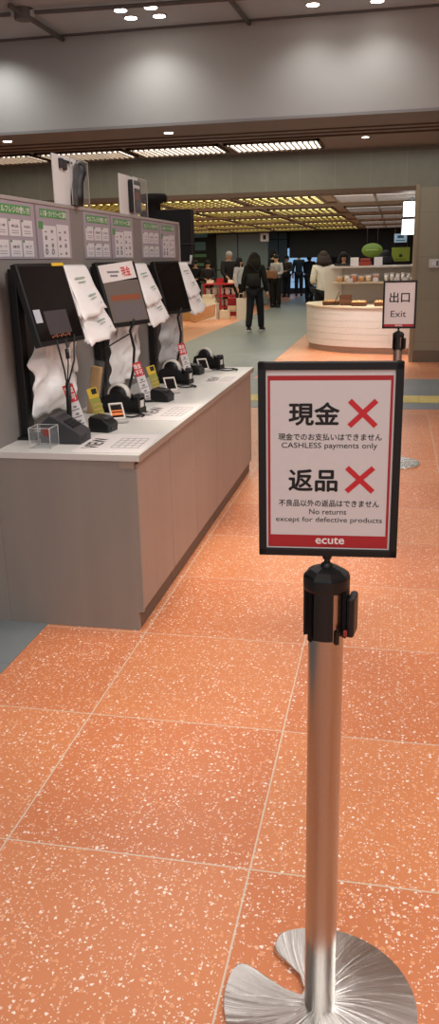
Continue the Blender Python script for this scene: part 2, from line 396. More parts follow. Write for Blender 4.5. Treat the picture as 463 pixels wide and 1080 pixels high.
# the far hall
b = MB(); b.box(-12, 6, YW+.35, 29.4, 2.43, 2.55)
for y in (15.05, 18.35, 21.6, 24.9, 28.1): b.box(-12, 6, y, y+.35, 2.40, 2.43, 1)
struct(b.build('ceiling_concourse', [far_ceil, beam_m]))
struct(MB().box(-12, 6, 29.4, 42, 2.72, 2.8).build('ceiling_deep_concourse', dark_wall))
struct(MB().box(-12, 6, 29.4, 29.5, 2.43, 2.8).build('trim_concourse_drop', brown_trim))
struct(MB().box(-12, -5.0, 40.0, 40.3, 0, 2.8).build('wall_far_left', teal_wall))
struct(MB().box(-5.0, 6, 40.0, 40.3, 0, 2.8).build('wall_far', dark_wall))
struct(MB().box(-3.6, 6, 29.5, 29.7, 1.55, 2.75).build('wall_far_fascia', dark_wall))
struct(MB().box(-8, -4.35, 29.5, 29.7, 0, 2.75).build('wall_shop_back', teal_wall))
struct(MB().box(-1.9, 6, 29.5, 29.7, 0, 1.55).build('wall_far_right', dark_wall))
struct(MB().box(-12.2, -12, -4, 42, 0, 4).build('wall_left', plaster))
struct(MB().box(6, 6.2, -4, 42, 0, 4).build('wall_right', plaster))

# ceiling services
def downlight(x, y, z, label, r=.055):
    t = thing('ceiling_downlight', label, 'downlight', (x, y, z), group='round ceiling downlights')
    MB().lathe([(r, -.012), (r*1.25, -.012), (r*1.3, 0)], 24).build('rim', rim_m, t)
    MB().lathe([(r*.05, -.014), (r, -.014), (r, -.012)], 24).build('lamp', bulb_m, t)
    return t
downlight(-2.773, 8.89, ZC, 'back left downlight of the cluster of four on the upper ceiling', .062)
downlight(-2.754, 9.172, ZC, 'front left downlight of the cluster of four on the upper ceiling', .062)
downlight(-2.459, 8.884, ZC, 'back right downlight of the cluster of four on the upper ceiling', .062)
downlight(-2.457, 9.19, ZC, 'front right downlight of the cluster of four on the upper ceiling', .062)
downlight(-.902, 9.244, ZC, 'single bright downlight on the upper ceiling right of the diagonal pipe', .062)
downlight(-.278, 9.30, ZC, 'rightmost downlight cut by the top edge of the upper ceiling', .062)
downlight(-4.62, 10.02, ZS-.03, 'small downlight in the soffit at the left edge', .05)
downlight(-2.63, 10.05, ZS-.03, 'small downlight in the soffit above the sign panels', .05)
downlight(-.44, 11.5, ZS, 'small dim downlight in the lower ceiling right of the louvre lights', .04)
def conduit(name, label, pts, r=.022):
    b = MB().tube(pts, r, 8)
    return tag(b.build(name, pipe_m), label, 'pipe')
conduit('ceiling_pipe', 'grey pipe running to the upper wall from the junction box', [(-3.68, 8.3, ZC-.05), (-3.67, 9.60, ZC-.05)], .025)
conduit('ceiling_pipe', 'grey pipe crossing the upper ceiling past the cluster of four lights', [(-4.8, 8.58, ZC-.04), (-3.72, 8.60, ZC-.04), (-2.6, 8.67, ZC-.04), (-1.0, 8.75, ZC-.04)], .02)
conduit('ceiling_pipe', 'short grey pipe meeting the upper wall right of the cluster of lights', [(-1.66, 8.3, ZC-.04), (-1.60, 9.61, ZC-.04)], .022)
t = thing('junction_box', 'grey round junction box where two ceiling pipes cross', 'junction box', (-3.68, 8.60, ZC))
MB().lathe([(.085, -.10), (.09, -.095), (.09, -.02), (.1, 0)], 20).build('body', pipe_m, t)
MB().box(-.12, .12, -.03, .03, -.075, -.02, bev=.008).build('clamp', rim_m, t)
t2 = MB().tube([(-3.70, 8.62, ZC-.06), (-3.95, 8.9, ZC-.05), (-4.3, 9.0, ZC-.03)], .02, 8)

def louvre(x0, x1, y0, y1, z, label, glow, slat, group, n=17):
    t = thing('louvre_light', label, 'ceiling light', ((x0+x1)/2, (y0+y1)/2, z), group=group)
    w, d = (x1-x0)/2, (y1-y0)/2
    b = MB(); b.box(-w, w, -d, -d+.04, -.03, 0); b.box(-w, w, d-.04, d, -.03, 0); b.box(-w, -w+.04, -d, d, -.03, 0); b.box(w-.04, w, -d, d, -.03, 0)
    b.build('frame', brown_trim, t)
    MB().box(-w+.04, w-.04, -d+.04, d-.04, -.024, -.004).build('diffuser', glow, t)
    b = MB()
    for k in range(1, n): x = -w+2*w*k/n; b.box(x-.010, x+.010, -d+.04, d-.04, -.045, -.024)
    b.build('louvre_blade', slat, t)
    return t
for k, s_ in enumerate(('right-hand louvre light on the lower ceiling with bright white slits', 'middle louvre light on the lower ceiling with bright white slits',
                        'left-hand louvre light on the lower ceiling behind the acrylic board', 'louvre light off to the left on the lower ceiling')):
    louvre(-2.27-1.32*k, -1.02-1.32*k, 11.45, 12.25, ZS, s_, louv_glow, slat_m, 'white louvre lights above the opening')
def xblades(x0, x1, y0, y1, z, label, glow, slat, group, n=9, name='louvre_light', nx=10):
    t = thing(name, label, 'ceiling light', ((x0+x1)/2, (y0+y1)/2, z), group=group)
    w, d = (x1-x0)/2, (y1-y0)/2
    b = MB(); b.box(-w, w, -d, -d+.04, -.03, 0); b.box(-w, w, d-.04, d, -.03, 0); b.box(-w, -w+.04, -d, d, -.03, 0); b.box(w-.04, w, -d, d, -.03, 0)
    b.build('frame', beam_m, t)
    MB().box(-w+.04, w-.04, -d+.04, d-.04, -.026, -.004).build('diffuser', glow, t)
    b = MB()
    for k in range(1, n): y = -d+2*d*k/n; b.box(-w+.04, w-.04, y-.02, y+.02, -.036, -.026)
    for k in range(1, nx): x = -w+2*w*k/nx; b.box(x-.02, x+.02, -d+.04, d-.04, -.046, -.026)
    b.build('louvre_blade', slat, t); return t
rown = ('first', 'second', 'third', 'fourth', 'fifth'); coln = ('rightmost', 'second from right', 'third from right', 'fourth from right', 'leftmost')
for r in range(5):
    for c in range(5):
        xblades(-2.45-1.38*c, -1.2-1.38*c, 13.25+3.27*r, 15.0+3.27*r, 2.43,
                f'yellow louvre light beyond the opening, {rown[r]} row back, {coln[c]}', far_glow, slat_y, 'yellow louvre lights of the concourse', 6)
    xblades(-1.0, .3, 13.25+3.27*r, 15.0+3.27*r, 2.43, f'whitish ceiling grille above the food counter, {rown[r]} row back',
            mat('grille_back_glow', (214, 212, 208), .6, emit=.65), mat('grille_blade', (150, 144, 138), .6), 'whitish ceiling grilles', 8, 'ceiling_grille', 2)  # weak glow added behind the blades to whiten the grilles

# ================================================================== COUNTER
CY0, CY1, CX0, CX1, ZT = 3.075, 5.89, -1.599, -.975, .768
b = MB(); b.box(CX0, CX1, CY0-.004, CY1, ZT-.028, ZT, 0, bev=.002)
b.box(CX1-.008, CX1+.001, CY0-.003, CY1-.002, ZT-.030, ZT-.003, 1)
tag(b.build('counter_worktop', [top_m, edge_m]), 'long white worktop of the self checkout counter', 'worktop')
units = ((CY0, 3.615, 1, 'nearest counter cabinet with the plain grey end panel'), (3.615, 4.63, 2, 'middle counter cabinet with two plain doors'),
         (4.63, CY1-.01, 2, 'farthest counter cabinet behind the black framed sign'))
for y0, y1, n, lab in units:
    t = thing('counter_cabinet', lab, 'cabinet', ((CX0+CX1)/2, (y0+y1)/2, 0), group='grey cabinets under the worktop')
    ox, oy = (CX0+CX1)/2, (y0+y1)/2
    end = y0 == CY0
    b = MB(); b.box(CX0-ox, -1.022-ox, y0-oy+(.02 if end else .002), y1-oy-.002, 0.0, ZT-.03)
    b.build('body', wood_grey, t)
    MB().box(CX0-ox+.02, -1.035-ox+.022, y0-oy+(.022 if end else .003), y1-oy-.003, 0, .075).build('kick_board', kick_m, t)
    if end:
        P = [(CX0-ox, 0), (-1.012-ox, 0), (-1.012-ox, .085), (-.990-ox, .085), (-.990-ox, ZT-.06), (-1.0-ox, ZT-.06), (-1.0-ox, ZT-.03), (CX0-ox, ZT-.03)]
        b = MB(); M_ = Matrix.Translation((0, y0-oy+.02, 0)) @ Matrix.Rotation(PI/2, 4, 'X')
        b.prism(P, 0, .02, 0, M_)
        b.box(-1.06-ox, -1.0-ox, y0-oy-.002, y0-oy+.0, ZT-.058, ZT-.028, 2)
        b.build('end_panel', [wood_grey, kick_m, edge_m], t)
    for k in range(n):
        a, c = y0-oy+(y1-y0)*k/n, y0-oy+(y1-y0)*(k+1)/n
        d = MB().box(-1.018-ox, -.995-ox, a+(.022 if end else .003), c-.003, .085, ZT-.045, bev=.002).build('door', wood_front, t)
# ---------------------------------------------------------------- partition with posters
PX = -1.60
t = thing('partition_panel', 'long grey partition standing along the back of the checkout counter', 'partition', (PX-.05, 4.7, 0))
MB().box(-.05, .05, CY0-4.7, 6.30-4.7, ZT-.03, 1.765).build('board', panel_m, t)
MB().box(-.05, .05, CY0-4.7, 6.30-4.7, 0, ZT-.031).build('lower_board', wood_grey, t)
MB().box(-.055, .055, CY0-4.703, 6.31-4.7, 1.765, 1.782, bev=.003).build('cap_rail', panel_cap, t)
MB().box(-.052, .054, 6.302-4.7, 6.325-4.7, 0.78, 1.764, bev=.004).build('end_post', panel_cap, t)
def poster(y0, y1, kind, label):
    z0, z1 = 1.528, 1.762
    w, h = y1-y0, z1-z0
    t = thing('instruction_poster', label, 'poster', (PX+.003, (y0+y1)/2, z0), group='green titled posters on the partition')
    hw = w/2
    MB().box(-.003, .001, -hw, hw, 0, h).build('backing', poster_p, t)
    b = MB()
    txt = 'セルフレジの使い方' if kind == 0 else 'レジ袋・カトラリーのご案内'
    b.box(.001, .002, -hw*.80, hw*.80, h*.78, h*.94, 0)
    text_in(b, txt, -hw*.76, hw*.76, h*.80, h*.92, .0028, 1, FACE_AISLE, .012)
    b.build('title', [green_ink, white_ink], t)
    if kind == 0:
        for r in range(2):
            for c in range(3):
                y = -hw*.88+c*hw*.60; z = h*.40-r*h*.36
                b = MB(); b.box(.001, .0022, y, y+hw*.52, z, z+h*.29, 0)
                b.box(.0022, .003, y, y+hw*.08, z+h*.25, z+h*.29, 1)
                text_in(b, ('レジ袋', '商品', 'お会計', 'カード', '確認', '完了')[r*3+c], y+hw*.1, y+hw*.42, z+h*.15, z+h*.20, .0028, 2, FACE_AISLE)
                for q in range(2): b.box(.0022, .0027, y+hw*.1, y+hw*.42, z+h*.05+q*h*.04, z+h*.06+q*h*.04, 3)
                b.build('sheet', [sheet_p, green_ink, black_ink, grey_ink], t)
    else:
        b = MB(); b.box(.001, .0022, -hw*.90, -hw*.66, h*.56, h*.70, 0); b.build('green_tag', green_ink, t)
        for c, (a, e) in enumerate(((-.72, .08), (.12, .86))):
            b = MB(); b.box(.001, .002, a*hw, e*hw, h*.03, h*(.63 if c == 0 else .67), 0)
            for r in range(4):
                for k in range(2):
                    yy = a*hw+(e-a)*hw*(.2+.45*k); zz = h*(.08+.14*r)
                    if r == 0 and c == 0:
                        b.tube([(.003, yy+.012*math.cos(i*PI/4), zz+.014+.012*math.sin(i*PI/4)) for i in range(8)], .003, 4, 1, closed=True)
                    else: b.box(.002, .0026, yy-.008, yy+.016, zz, zz+.006*(1+(r+k) % 3), 1)
            b.build('sheet', [sheet_p, grey_ink], t)
    return t
for i, nm in enumerate(('nearest', 'middle', 'farthest')):
    y = 3.25+1.04*i
    poster(y, y+.42, 0, f'poster of six step sheets behind the {nm} checkout screen')
    poster(y+.44, y+.85, 1, f'poster of two tall sheets behind the {nm} checkout screen')

def acrylic(y0, y1, kind, label):
    z = 1.782
    t = thing('acrylic_display', label, 'display stand', (PX-.005, (y0+y1)/2, z)); hw = (y1-y0)/2
    MB().box(-.012, -.006, -hw, hw*.68, 0, .225).build('white_board', frost, t)
    MB().box(.03, .034, -hw*.3, hw, 0, .215).build('clear_cover', clear, t)
    b = MB()
    for yy in (-hw*.3, hw): b.tube([(.032, yy, 0), (.032, yy, .215), (.032, -hw*.3 if yy > 0 else hw, .215)], .0025, 6)
    b.build('cover_edge', mat('acrylic_edge', (190, 186, 182), .3), t)
    if kind == 0:
        b = MB(); Ms = Matrix.Translation((.02, .045, 0)); b.tube([(0, .03, .205), (.004, .04, .19), (.004, .045, .16), (.0, .03, .12), (0, .005, .08), (0, -.005, .04), (0, -.01, 0)], [.016, .028, .034, .027, .031, .034, .031], 10, 0, Ms)
        b.box(-.004, .006, -.10, .045, .196, .206); b.tube([(0, .04, .03), (0, .055, .033)], .006, 8)
        b.build('black_strap', black, t)
        b = MB(); b.box(-.006, .012, -.115, -.085, .165, .21, bev=.003); b.box(-.006, .01, -.07, -.035, .16, .2, bev=.006); b.build('bracket', dkgrey, t)
    else:
        b = MB(); b.box(-.006, .022, -.06, .125, .015, .205, bev=.012, seg=4); b.build('black_device', black, t)
        b = MB(); b.box(.020, .026, -.03, .09, .155, .175, 0, bev=.004); b.box(.020, .026, -.03, .09, .085, .135, 1, bev=.006); b.box(.020, .025, -.01, .08, .05, .075, 2, bev=.003)
        b.build('device_detail', [sheet_p, mat('dark_red_part', (104, 44, 36), .5), dkgrey], t)
acrylic(3.97, 4.34, 0, 'white acrylic board with a black strap above the partition, behind clear sheet')
acrylic(4.97, 5.41, 1, 'acrylic board with an upright black device on the partition top, the farther one')

matte_black = mat('matte_black', (9, 9, 10), .85)
t = thing('display_tower', 'tall black display tower with a round cap behind the partition end', 'display tower', (-2.14, 8.0, 0))
b = MB(); b.box(-.20, .16, -.2, .2, 0, .03, bev=.008); b.build('foot', matte_black, t)
MB().tube([(-.06, .02, .03), (-.06, .02, 1.5)], .03, 12).build('post', matte_black, t)
MB().box(-.22, .235, -.05, .08, 1.46, 1.66, bev=.006).build('lower_screen', matte_black, t)
MB().box(-.24, .24, -.06, .09, 1.668, 1.97, bev=.006).build('upper_screen', matte_black, t)
b = MB(); b.box(-.22, .24, -.062, .08, 1.66, 1.668); b.build('joint_strip', dkgrey, t)
b = MB(); b.lathe([(.07, 1.95), (.07, 2.03), (.13, 2.05), (.135, 2.10), (.12, 2.115)], 28, M=Matrix.Translation((-.13, 0, 0))); b.build('round_cap', matte_black, t)
b = MB(); b.tube([(.13, -.06, 1.49), (.23, -.06, 1.49), (.24, -.06, 1.56)], .014, 8); b.build('chrome_hook', rim_m, t)

# ---------------------------------------------------------------- checkout stations
def monitor(y, yw, label, kind):
    # panel hung on an upright bar; local x runs along the screen, y up the screen, z out of it
    t = thing('checkout_monitor', label, 'monitor', (PX+.03, y-.06, ZT), group='black checkout screens on upright bars')
    MB().box(-.018, .018, -.03, .03, .012, .72, bev=.004).build('upright_bar', black, t)
    MB().box(-.026, .06, -.06, .06, 0, .014, bev=.004).build('base_plate', black, t)
    tilt = R(15)
    ax = Vector((math.sin(yw), math.cos(yw), 0)); n0 = Vector((math.cos(yw), -math.sin(yw), 0))
    ay = Vector((0, 0, 1))*math.cos(tilt)-n0*math.sin(tilt); az = n0*math.cos(tilt)+Vector((0, 0, 1))*math.sin(tilt)
    c = Vector((.135, .06, .575)); M_ = frame(c, ax, ay, az)
    W_, H_ = .185, .172
    MB().box(-W_, W_, -H_, H_, -.03, 0, 0, M_, bev=.004).build('bezel', black, t)
    b = MB(); b.box(-W_*.72, W_*.72, -H_*.86, H_*.72, -.055, -.03, 0, M_, bev=.012); b.box(-.06, .06, -.06, .06, -.11, -.05, 0, M_, bev=.006)
    b.build('rear_housing', black, t)
    s = MB().box(-W_+.014, W_-.014, -H_+.020, H_-.014, -.001, .0012, 0, M_).build('screen', mat('screen_glass', (20, 17, 17), .08, coat=.3), t)
    if kind == 0:
        MB().box(W_-.10, W_-.004, H_-.014, H_-.001, 0, .002, 0, M_).build('yellow_sticker', yellow, t)
        b = MB(); b.box(-W_+.02, -W_+.07, -.075, -.02, .001, .0016, 0, M_)
        b.build('screen_window', mat('screen_glow_white', (150, 150, 156), .3, emit=.35), s)
        b = MB()
        for k in range(9): b.box(-.08+.017*k, -.069+.017*k, -H_+.028+.004*(k % 2), -H_+.036+.003*(k % 3), .001, .0016, 0, M_)
        b.build('screen_icon', mat('screen_glow_orange', (128, 72, 50), .4, emit=.10), s)
        b = MB(); b.box(-.09, .09, -.13, -.03, .0012, .0014, 0, M_); b.build('screen_page', mat('screen_glow_grey', (64, 58, 60), .4, emit=.08), s)
    if kind == 1:
        b = MB(); b.box(-W_+.02, W_-.02, H_-.10, H_-.008, .001, .003, 0, M_ @ Matrix.Rotation(R(4), 4, 'Z'), bev=.0008)
        text_in(b, '現金', .03, .12, H_-.085, H_-.03, .0036, 1, M_ @ Matrix.Rotation(R(4), 4, 'Z'), .02)
        b.box(-.11, .0, H_-.06, H_-.05, .003, .0036, 2, M_); b.box(-.09, -.02, H_-.08, H_-.07, .003, .0036, 2, M_)
        b.build('notice_label', [white_p, red_mark, grey_ink], t)
        b = MB(); b.box(-W_+.016, W_-.016, -H_+.022, H_-.10, .0012, .0014, 0, M_); b.build('screen_page', mat('screen_glow_taupe', (98, 88, 82), .35, emit=.12), s)
        b = MB(); b.box(-.13, .15, -.035, -.005, .001, .0018, 0, M_); b.build('screen_banner', mat('screen_glow_orange', (128, 72, 50), .4, emit=.10), s)
        b = MB()
        for k in range(8): b.box(-.13+.036*k, -.108+.036*k, -.14, -.05, .001, .0016, 0, M_)
        b.build('screen_icon', mat('screen_glow_dim', (96, 88, 92), .4, emit=.14), s)
    # cables hanging from the screen
    def cab(pts, r=.004):
        MB().tube(pts, r, 6).build('cable', cable_m, t)
    if kind == 0:
        cab([(.20, -.08, .43), (.20, -.02, .30), (.19, .02, .24), (.185, .03, .12), (.18, .04, 0.01)])
        cab([(.20, .02, .43), (.20, .03, .33), (.19, .03, .24), (.18, .045, .01)], .003)
        cab([(.20, .12, .44), (.20, .10, .33), (.19, .04, .24), (.185, .05, .12), (.18, .055, .01)])
        MB().tube([(.20, .024, .385), (.20, .028, .345)], .009, 8).build('cable_clip', black, t)
        MB().tube([(.19, .032, .24), (.183, .04, .12), (.18, .045, 0.005)], .012, 8).build('cable_sleeve', cable_m, t)
    else:
        cab([(.19, .04, .44), (.16, .05, .38), (.17, .08, .28), (.16, .07, .16), (.14, .03, .05), (.12, .0, .01)], .008)
        if kind == 1: cab([(.15, .06, .36), (.12, -.10, .33), (.08, -.17, .30)], .004)
    return t
monitor(3.415, R(9), 'nearest black checkout screen with a small yellow sticker on its top edge', 0)
monitor(4.41, R(16), 'middle black checkout screen with a white notice label across its top', 1)
monitor(5.46, R(11), 'farthest black checkout screen, blank and dark grey', 2)

from mathutils import noise as MN
def bag_set(y0, i, nm):
    # rack pegs, two tiers of flat plastic bags and a lower loose bag, hung beside a screen
    t = thing('bag_rack', f'black bag rack on the partition right of the {nm} screen', 'bag rack', (PX+.004, y0+.2, 1.0))
    MB().box(-.004, .012, -.02, .02, -.1, .5).build('rail', black, t)
    for z, l in ((.495, .115), (.37, .135), (.19, .06)):
        b = MB(); b.tube([(.006, -.10, z), (l, -.10, z), (l, .12, z), (.006, .12, z)], .005, 6); b.build('peg', rim_m, t)
    def pad(z1, z0, xa, xb, w, lab, dy, mtl, sk, nlay=3):
        o = thing('carrier_bag_bundle', lab, 'plastic bags', (PX, y0+.2+dy, z0), group='bundles of white plastic carrier bags')
        def surf(u, v, k):
            nz = MN.noise(Vector((u*3+i*5, v*3+k*7, sk*9+i)))*.016*v
            x = xa+(xb-xa)*v+.010*k*(.3+v)+nz+.012*math.sin(PI*u)*v
            y = (u-.5)*w*(1+.10*v)+sk*v+.006*k+.012*MN.noise(Vector((u, v*4, k+i*3.1)))
            z = (z1-z0)*(1-v)+(.035*(u-.5)+.012*MN.noise(Vector((u*5, k*2.3, i))))*v-.006*k*v
            return (x, y, z)
        for k in range(nlay): MB().sheet(lambda u, v, k=k: surf(u, v, k), 16, 14, .005).build('bag', mtl, o)
        b = MB()
        for (u, v, uw, vh) in ((.22, .24, .42, .03), (.28, .32, .32, .025), (.45, .60, .25, .035), (.48, .67, .2, .02), (.78, .84, .05, .03)):
            P = []
            for (a_, c_) in ((u, v), (u+uw, v), (u+uw, v+vh), (u, v+vh)):
                q = surf(a_, c_, nlay-1); P.append((q[0]+.008, q[1], q[2]+.002))
            b.raw(P, [(0, 1, 2, 3)], 0)
        b.build('print', bagprint, o)
        return o
    pad(1.495, 1.29, .12, .20, .29, f'upper tier of white carrier bags beside the {nm} screen', -.03, bag_m, -.02)
    pad(1.37, 1.175, .15, .225, .33, f'second tier of white carrier bags beside the {nm} screen', -.01, bag_m, -.01)
    # lower loose bag with handles
    o = thing('carrier_bag', f'loose {"clear" if i == 2 else "grey white"} carrier bag hanging low beside the {nm} screen', 'plastic bag', (PX, y0-.04, ZT))
    mtl = clearbag if i == 2 else bag_m
    def fb(u, v, f=1):
        w = .36+.16*math.sin(min(1, v*1.15)*PI*.62)
        nz = MN.noise(Vector((u*4+i*3, v*3.2, 2.7*i)))*.05+MN.noise(Vector((u*9, v*7+i, 8)))*.022
        x = .075+f*(.045*math.sin(PI*u)*math.sin(PI*(.15+.8*v)))+nz*(.3+math.sin(PI*u))
        y = (u-.5)*w*(1+.3*MN.noise(Vector((v*5, u*2, i+4))))+.02*v
        return (x, y, .43-.35*v+.05*MN.noise(Vector((u*3.3, i, 5)))*v)
    MB().sheet(fb, 26, 20, .003).build('bag_body', mtl, o)
    for s_, w_, l_ in ((-.10, .08, .24), (.17, .06, .24), (.25, .045, .20)):
        def fh(u, v): return (.105-.03*v+.012*math.sin(6*v+9*s_)+.01*math.sin(9*u+s_*7), s_+(u-.5)*w_*(1+.4*v)+.012*math.sin(3*v+9*s_), .43-l_*v+(.0 if s_ > 0 else .12*(1-v)))
        MB().sheet(fh, 6, 10, .003).build('handle', mtl, o)
for i, nm in enumerate(('nearest', 'middle', 'farthest')):
    bag_set(3.62+1.035*i, i, nm)

def terminal(x, y, lab, rz=0):
    t = thing('card_terminal', lab, 'card terminal', (x, y, ZT), rz, 'dark grey card terminals')
    M_ = Matrix.Translation((0, .07, 0)) @ Matrix.Rotation(PI/2, 4, 'X')
    P = [(-.10, 0), (.095, 0), (.095, .045), (.08, .055), (-.025, .125), (-.05, .13), (-.10, .09)]
    b = MB(); b.prism(P, 0, .14, 0, M_, bev=.006); b.build('housing', dkgrey, t)
    b = MB(); Mk = Matrix.Translation((.03, 0, .088)) @ Matrix.Rotation(R(33), 4, 'Y')
    for r in range(3):
        for c in range(4): b.box(-.025+.02*r, -.010+.02*r, -.045+.024*c, -.028+.024*c, .003, .006, 0, Mk)
    b.build('keypad', black, t)
    MB().box(.09, .097, -.045, .02, .012, .03).build('card_slot', black, t)
    t.scale = (.92, .92, .92); return t
terminal(-1.37, 3.30, 'dark grey wedge card terminal at the near end of the counter, behind clear box')
t = thing('acrylic_box', 'small clear acrylic box at the near left corner of the counter', 'acrylic box', (-1.425, 3.19, ZT))
b = MB(); w = .046
for a in ((-w, -w+.003, -w, w), (w-.003, w, -w, w), (-w, w, -w, -w+.003), (-w, w, w-.003, w)): b.box(*a, 0, .085)
b.box(-w, w, -w, w, 0, .003); b.build('box_walls', clear, t)
b = MB()
for sx in (-1, 1):
    for sy in (-1, 1): b.tube([(sx*w, sy*w, 0), (sx*w, sy*w, .085)], .0016, 5)
for z in (.002, .085): b.tube([(-w, -w, z), (w, -w, z), (w, w, z), (-w, w, z)], .0014, 5, closed=True)
b.build('bright_edges', mat('acrylic_bright_edge', (206, 204, 200), .2), t)
MB().box(w-.028, w-.002, -w-.002, -w-.0005, .055, .085).build('red_sticker', mat('dull_red', (140, 60, 50), .5), t)

def pop_strip(x, y, h, lean, lab, kind, side=.3):
    # narrow printed card in a clear holder, leaning back; seen from the aisle and the queue
    t = thing('shelf_strip_card', lab, 'card strip', (x, y, ZT), R(22), 'leaning strip cards on the counter')
    M_ = Matrix.Rotation(R(lean), 4, 'X') @ FACE_CAM
    Mx = Matrix.Rotation(-side, 4, 'Y') @ M_
    w = .024
    if kind == 0:
        b = MB(); b.box(-w, w, 0, h, -.0015, .0, 0, Mx); b.build('card', white_p, t)
        b = MB(); b.box(-w, w, h*.66, h, 0, .0012, 0, Mx)
        text_in(b, '現金', -w*.8, w*.8, h*.84, h*.96, .002, 1, Mx, .02); text_in(b, '不可', -w*.8, w*.8, h*.69, h*.81, .002, 1, Mx, .02)
        b.build('red_heading', [red_mark, white_ink], t)
        b = MB()
        for k in range(4):
            b.box(-w*.75, w*.7, h*(.08+.14*k), h*(.10+.14*k), 0, .001, 0, Mx); b.box(-w*.3, w*.3, h*(.125+.14*k), h*(.165+.14*k), 0, .001, 0, Mx)
        b.build('print', grey_ink, t)
    else:
        b = MB(); b.box(-w, w, 0, h, -.0015, 0, 0, Mx); b.build('card', ygreen, t)
        b = MB(); b.box(-w, w, h*.72, h, 0, .0012, 0, Mx); b.box(-w*.2, w*.8, h*.82, h*.97, .0012, .002, 1, Mx, bev=0); b.build('yellow_heading', [yellow, black_ink], t)
        b = MB()
        for k in range(4): b.box(-w*.75, w*.75, h*(.12+.13*k), h*(.17+.13*k), 0, .001, 0, Mx)
        b.build('print', mat('olive_print', (190, 150, 90), .5), t)
    b = MB(); b.box(-.026, .026, -.014, .014, 0, .012, bev=.003); b.build('foot', black, t)
    return t
pop_strip(-1.335, 3.43, .235, -10, 'red and white strip card leaning beside the nearest card terminal', 0, .27)
pop_strip(-1.30, 4.335, .225, -10, 'red and white strip card in the middle of the counter', 0, .27)
pop_strip(-1.33, 5.40, .22, -10, 'red and white strip card farthest along the counter, in front of clear bag', 0, .22)
pop_strip(-1.35, 3.71, .175, -10, 'yellow and olive strip card beside the nearest black reader', 1, .25)
pop_strip(-1.32, 4.60, .17, -10, 'yellow and olive strip card farther along the counter by the white cradle', 1, .25)

def reader(x, y, lab, rz=R(-8)):
    t = thing('receipt_printer', lab, 'printer', (x, y, ZT), rz, 'small black receipt printers')
    M_ = Matrix.Translation((0, .065, 0)) @ Matrix.Rotation(PI/2, 4, 'X')
    MB().prism([(-.075, 0), (.07, 0), (.075, .05), (.03, .088), (-.06, .10), (-.075, .085)], 0, .13, 0, M_, bev=.008).build('housing', black, t)
    MB().box(.0, .03, -.05, .05, .088, .096, M=Matrix.Rotation(R(14), 4, 'Y')).build('paper_slot', dkgrey, t)
    MB().box(.068, .076, -.03, .03, .012, .03).build('front_button', dkgrey, t)
    t.scale = (.7, .7, .72); return t
reader(-1.285, 3.535, 'black receipt printer beside the nearest strip card')
reader(-1.235, 4.375, 'black receipt printer behind the middle strip card')
reader(-1.31, 5.48, 'black receipt printer behind the farthest strip card')
def cradle(x, y, lab, bands):
    t = thing('scanner_cradle', lab, 'scanner', (x, y, ZT), R(30), 'white hand scanner cradles')
    b = MB(); b.box(-.05, .05, -.045, .045, 0, .022, bev=.008); b.build('base', mat('pale_grey_plastic', (178, 172, 168), .45), t)
    Mk = Matrix.Translation((0, .02, .018)) @ Matrix.Rotation(R(-48), 4, 'X') @ FACE_CAM
    b = MB()
    b.box(-.045, -.035, 0, .125, -.008, .004, 0, Mk, bev=.003); b.box(.035, .045, 0, .125, -.008, .004, 0, Mk, bev=.003)
    b.box(-.045, .045, .115, .127, -.008, .004, 0, Mk, bev=.003); b.box(-.045, .045, 0, .012, -.008, .004, 0, Mk, bev=.003)
    b.build('frame', mat('offwhite_plastic', (216, 206, 196), .4), t)
    b = MB(); b.box(-.034, .034, .012, .115, -.010, -.006, 0, Mk); b.build('scan_window', black_gl, t)
    if bands:
        b = MB()
        b.box(-.034, .034, .03, .05, -.004, .001, 0, Mk); b.box(-.034, .034, .06, .07, -.004, .001, 0, Mk); b.build('orange_band', orange, t)
    t.scale = (.78, .78, .78); return t
cradle(-1.275, 3.74, 'white scanner cradle with orange bands beside the nearest receipt printer', True)
cradle(-1.25, 4.66, 'white open framed scanner cradle in the middle of the counter', False)
cradle(-1.27, 5.62, 'white scanner cradle near the far end of the counter', False)
def tape_disp(x, y, lab, rz):
    t = thing('tape_dispenser', lab, 'tape dispenser', (x, y, ZT), rz, 'black tape dispensers with white rolls')
    M_ = Matrix.Translation((0, .04, 0)) @ Matrix.Rotation(PI/2, 4, 'X')
    P = [(-.10, 0), (.105, 0), (.105, .085), (.09, .09), (.075, .06), (.06, .062), (.045, .085), (.01, .10), (-.05, .10), (-.09, .085), (-.10, .05)]
    MB().prism(P, 0, .016, 0, M_, bev=.003).build('side_cheek', black, t)
    MB().prism(P, .064, .08, 0, M_, bev=.003).build('side_cheek', black, t)
    MB().box(-.108, .112, -.04, .04, 0, .03, bev=.004).build('weighted_base', black, t)
    Mr = Matrix.Translation((-.02, 0, .088)) @ Matrix.Rotation(PI/2, 4, 'X')
    r = MB(); pr = [(.048, -.020), (.058, -.020), (.058, .020), (.048, .020), (.048, -.020)]
    r.lathe(pr, 36, 0, Mr); r = r.build('tape_roll', tapewhite, t)
    MB().lathe([(.02, -.022), (.0475, -.019), (.0475, .019), (.02, .022)], 28, 0, Mr).build('roll_core', black, t)
    b = MB(); b.box(.078, .108, -.024, .024, .078, .098, bev=.002); b.build('cutter', dkgrey, t)
    MB().box(.1055, .107, -.02, .02, .03, .065).build('label', tapewhite, t)
    return t
tape_disp(-1.345, 4.02, 'black tape dispenser with a white roll, nearest of three along the counter', R(-8))
tape_disp(-1.34, 5.06, 'black tape dispenser with a white roll, middle one of three along the counter', R(-8))
tape_disp(-1.29, 5.80, 'black tape dispenser with a small pale roll at the far end of the counter', R(-12))
t = thing('cardboard_tube', 'tan cardboard tube in a clear sleeve leaning behind the nearest strip cards', 'cardboard tube', (-1.50, 3.98, ZT))
Mt = Matrix.Rotation(R(10), 4, 'Y')
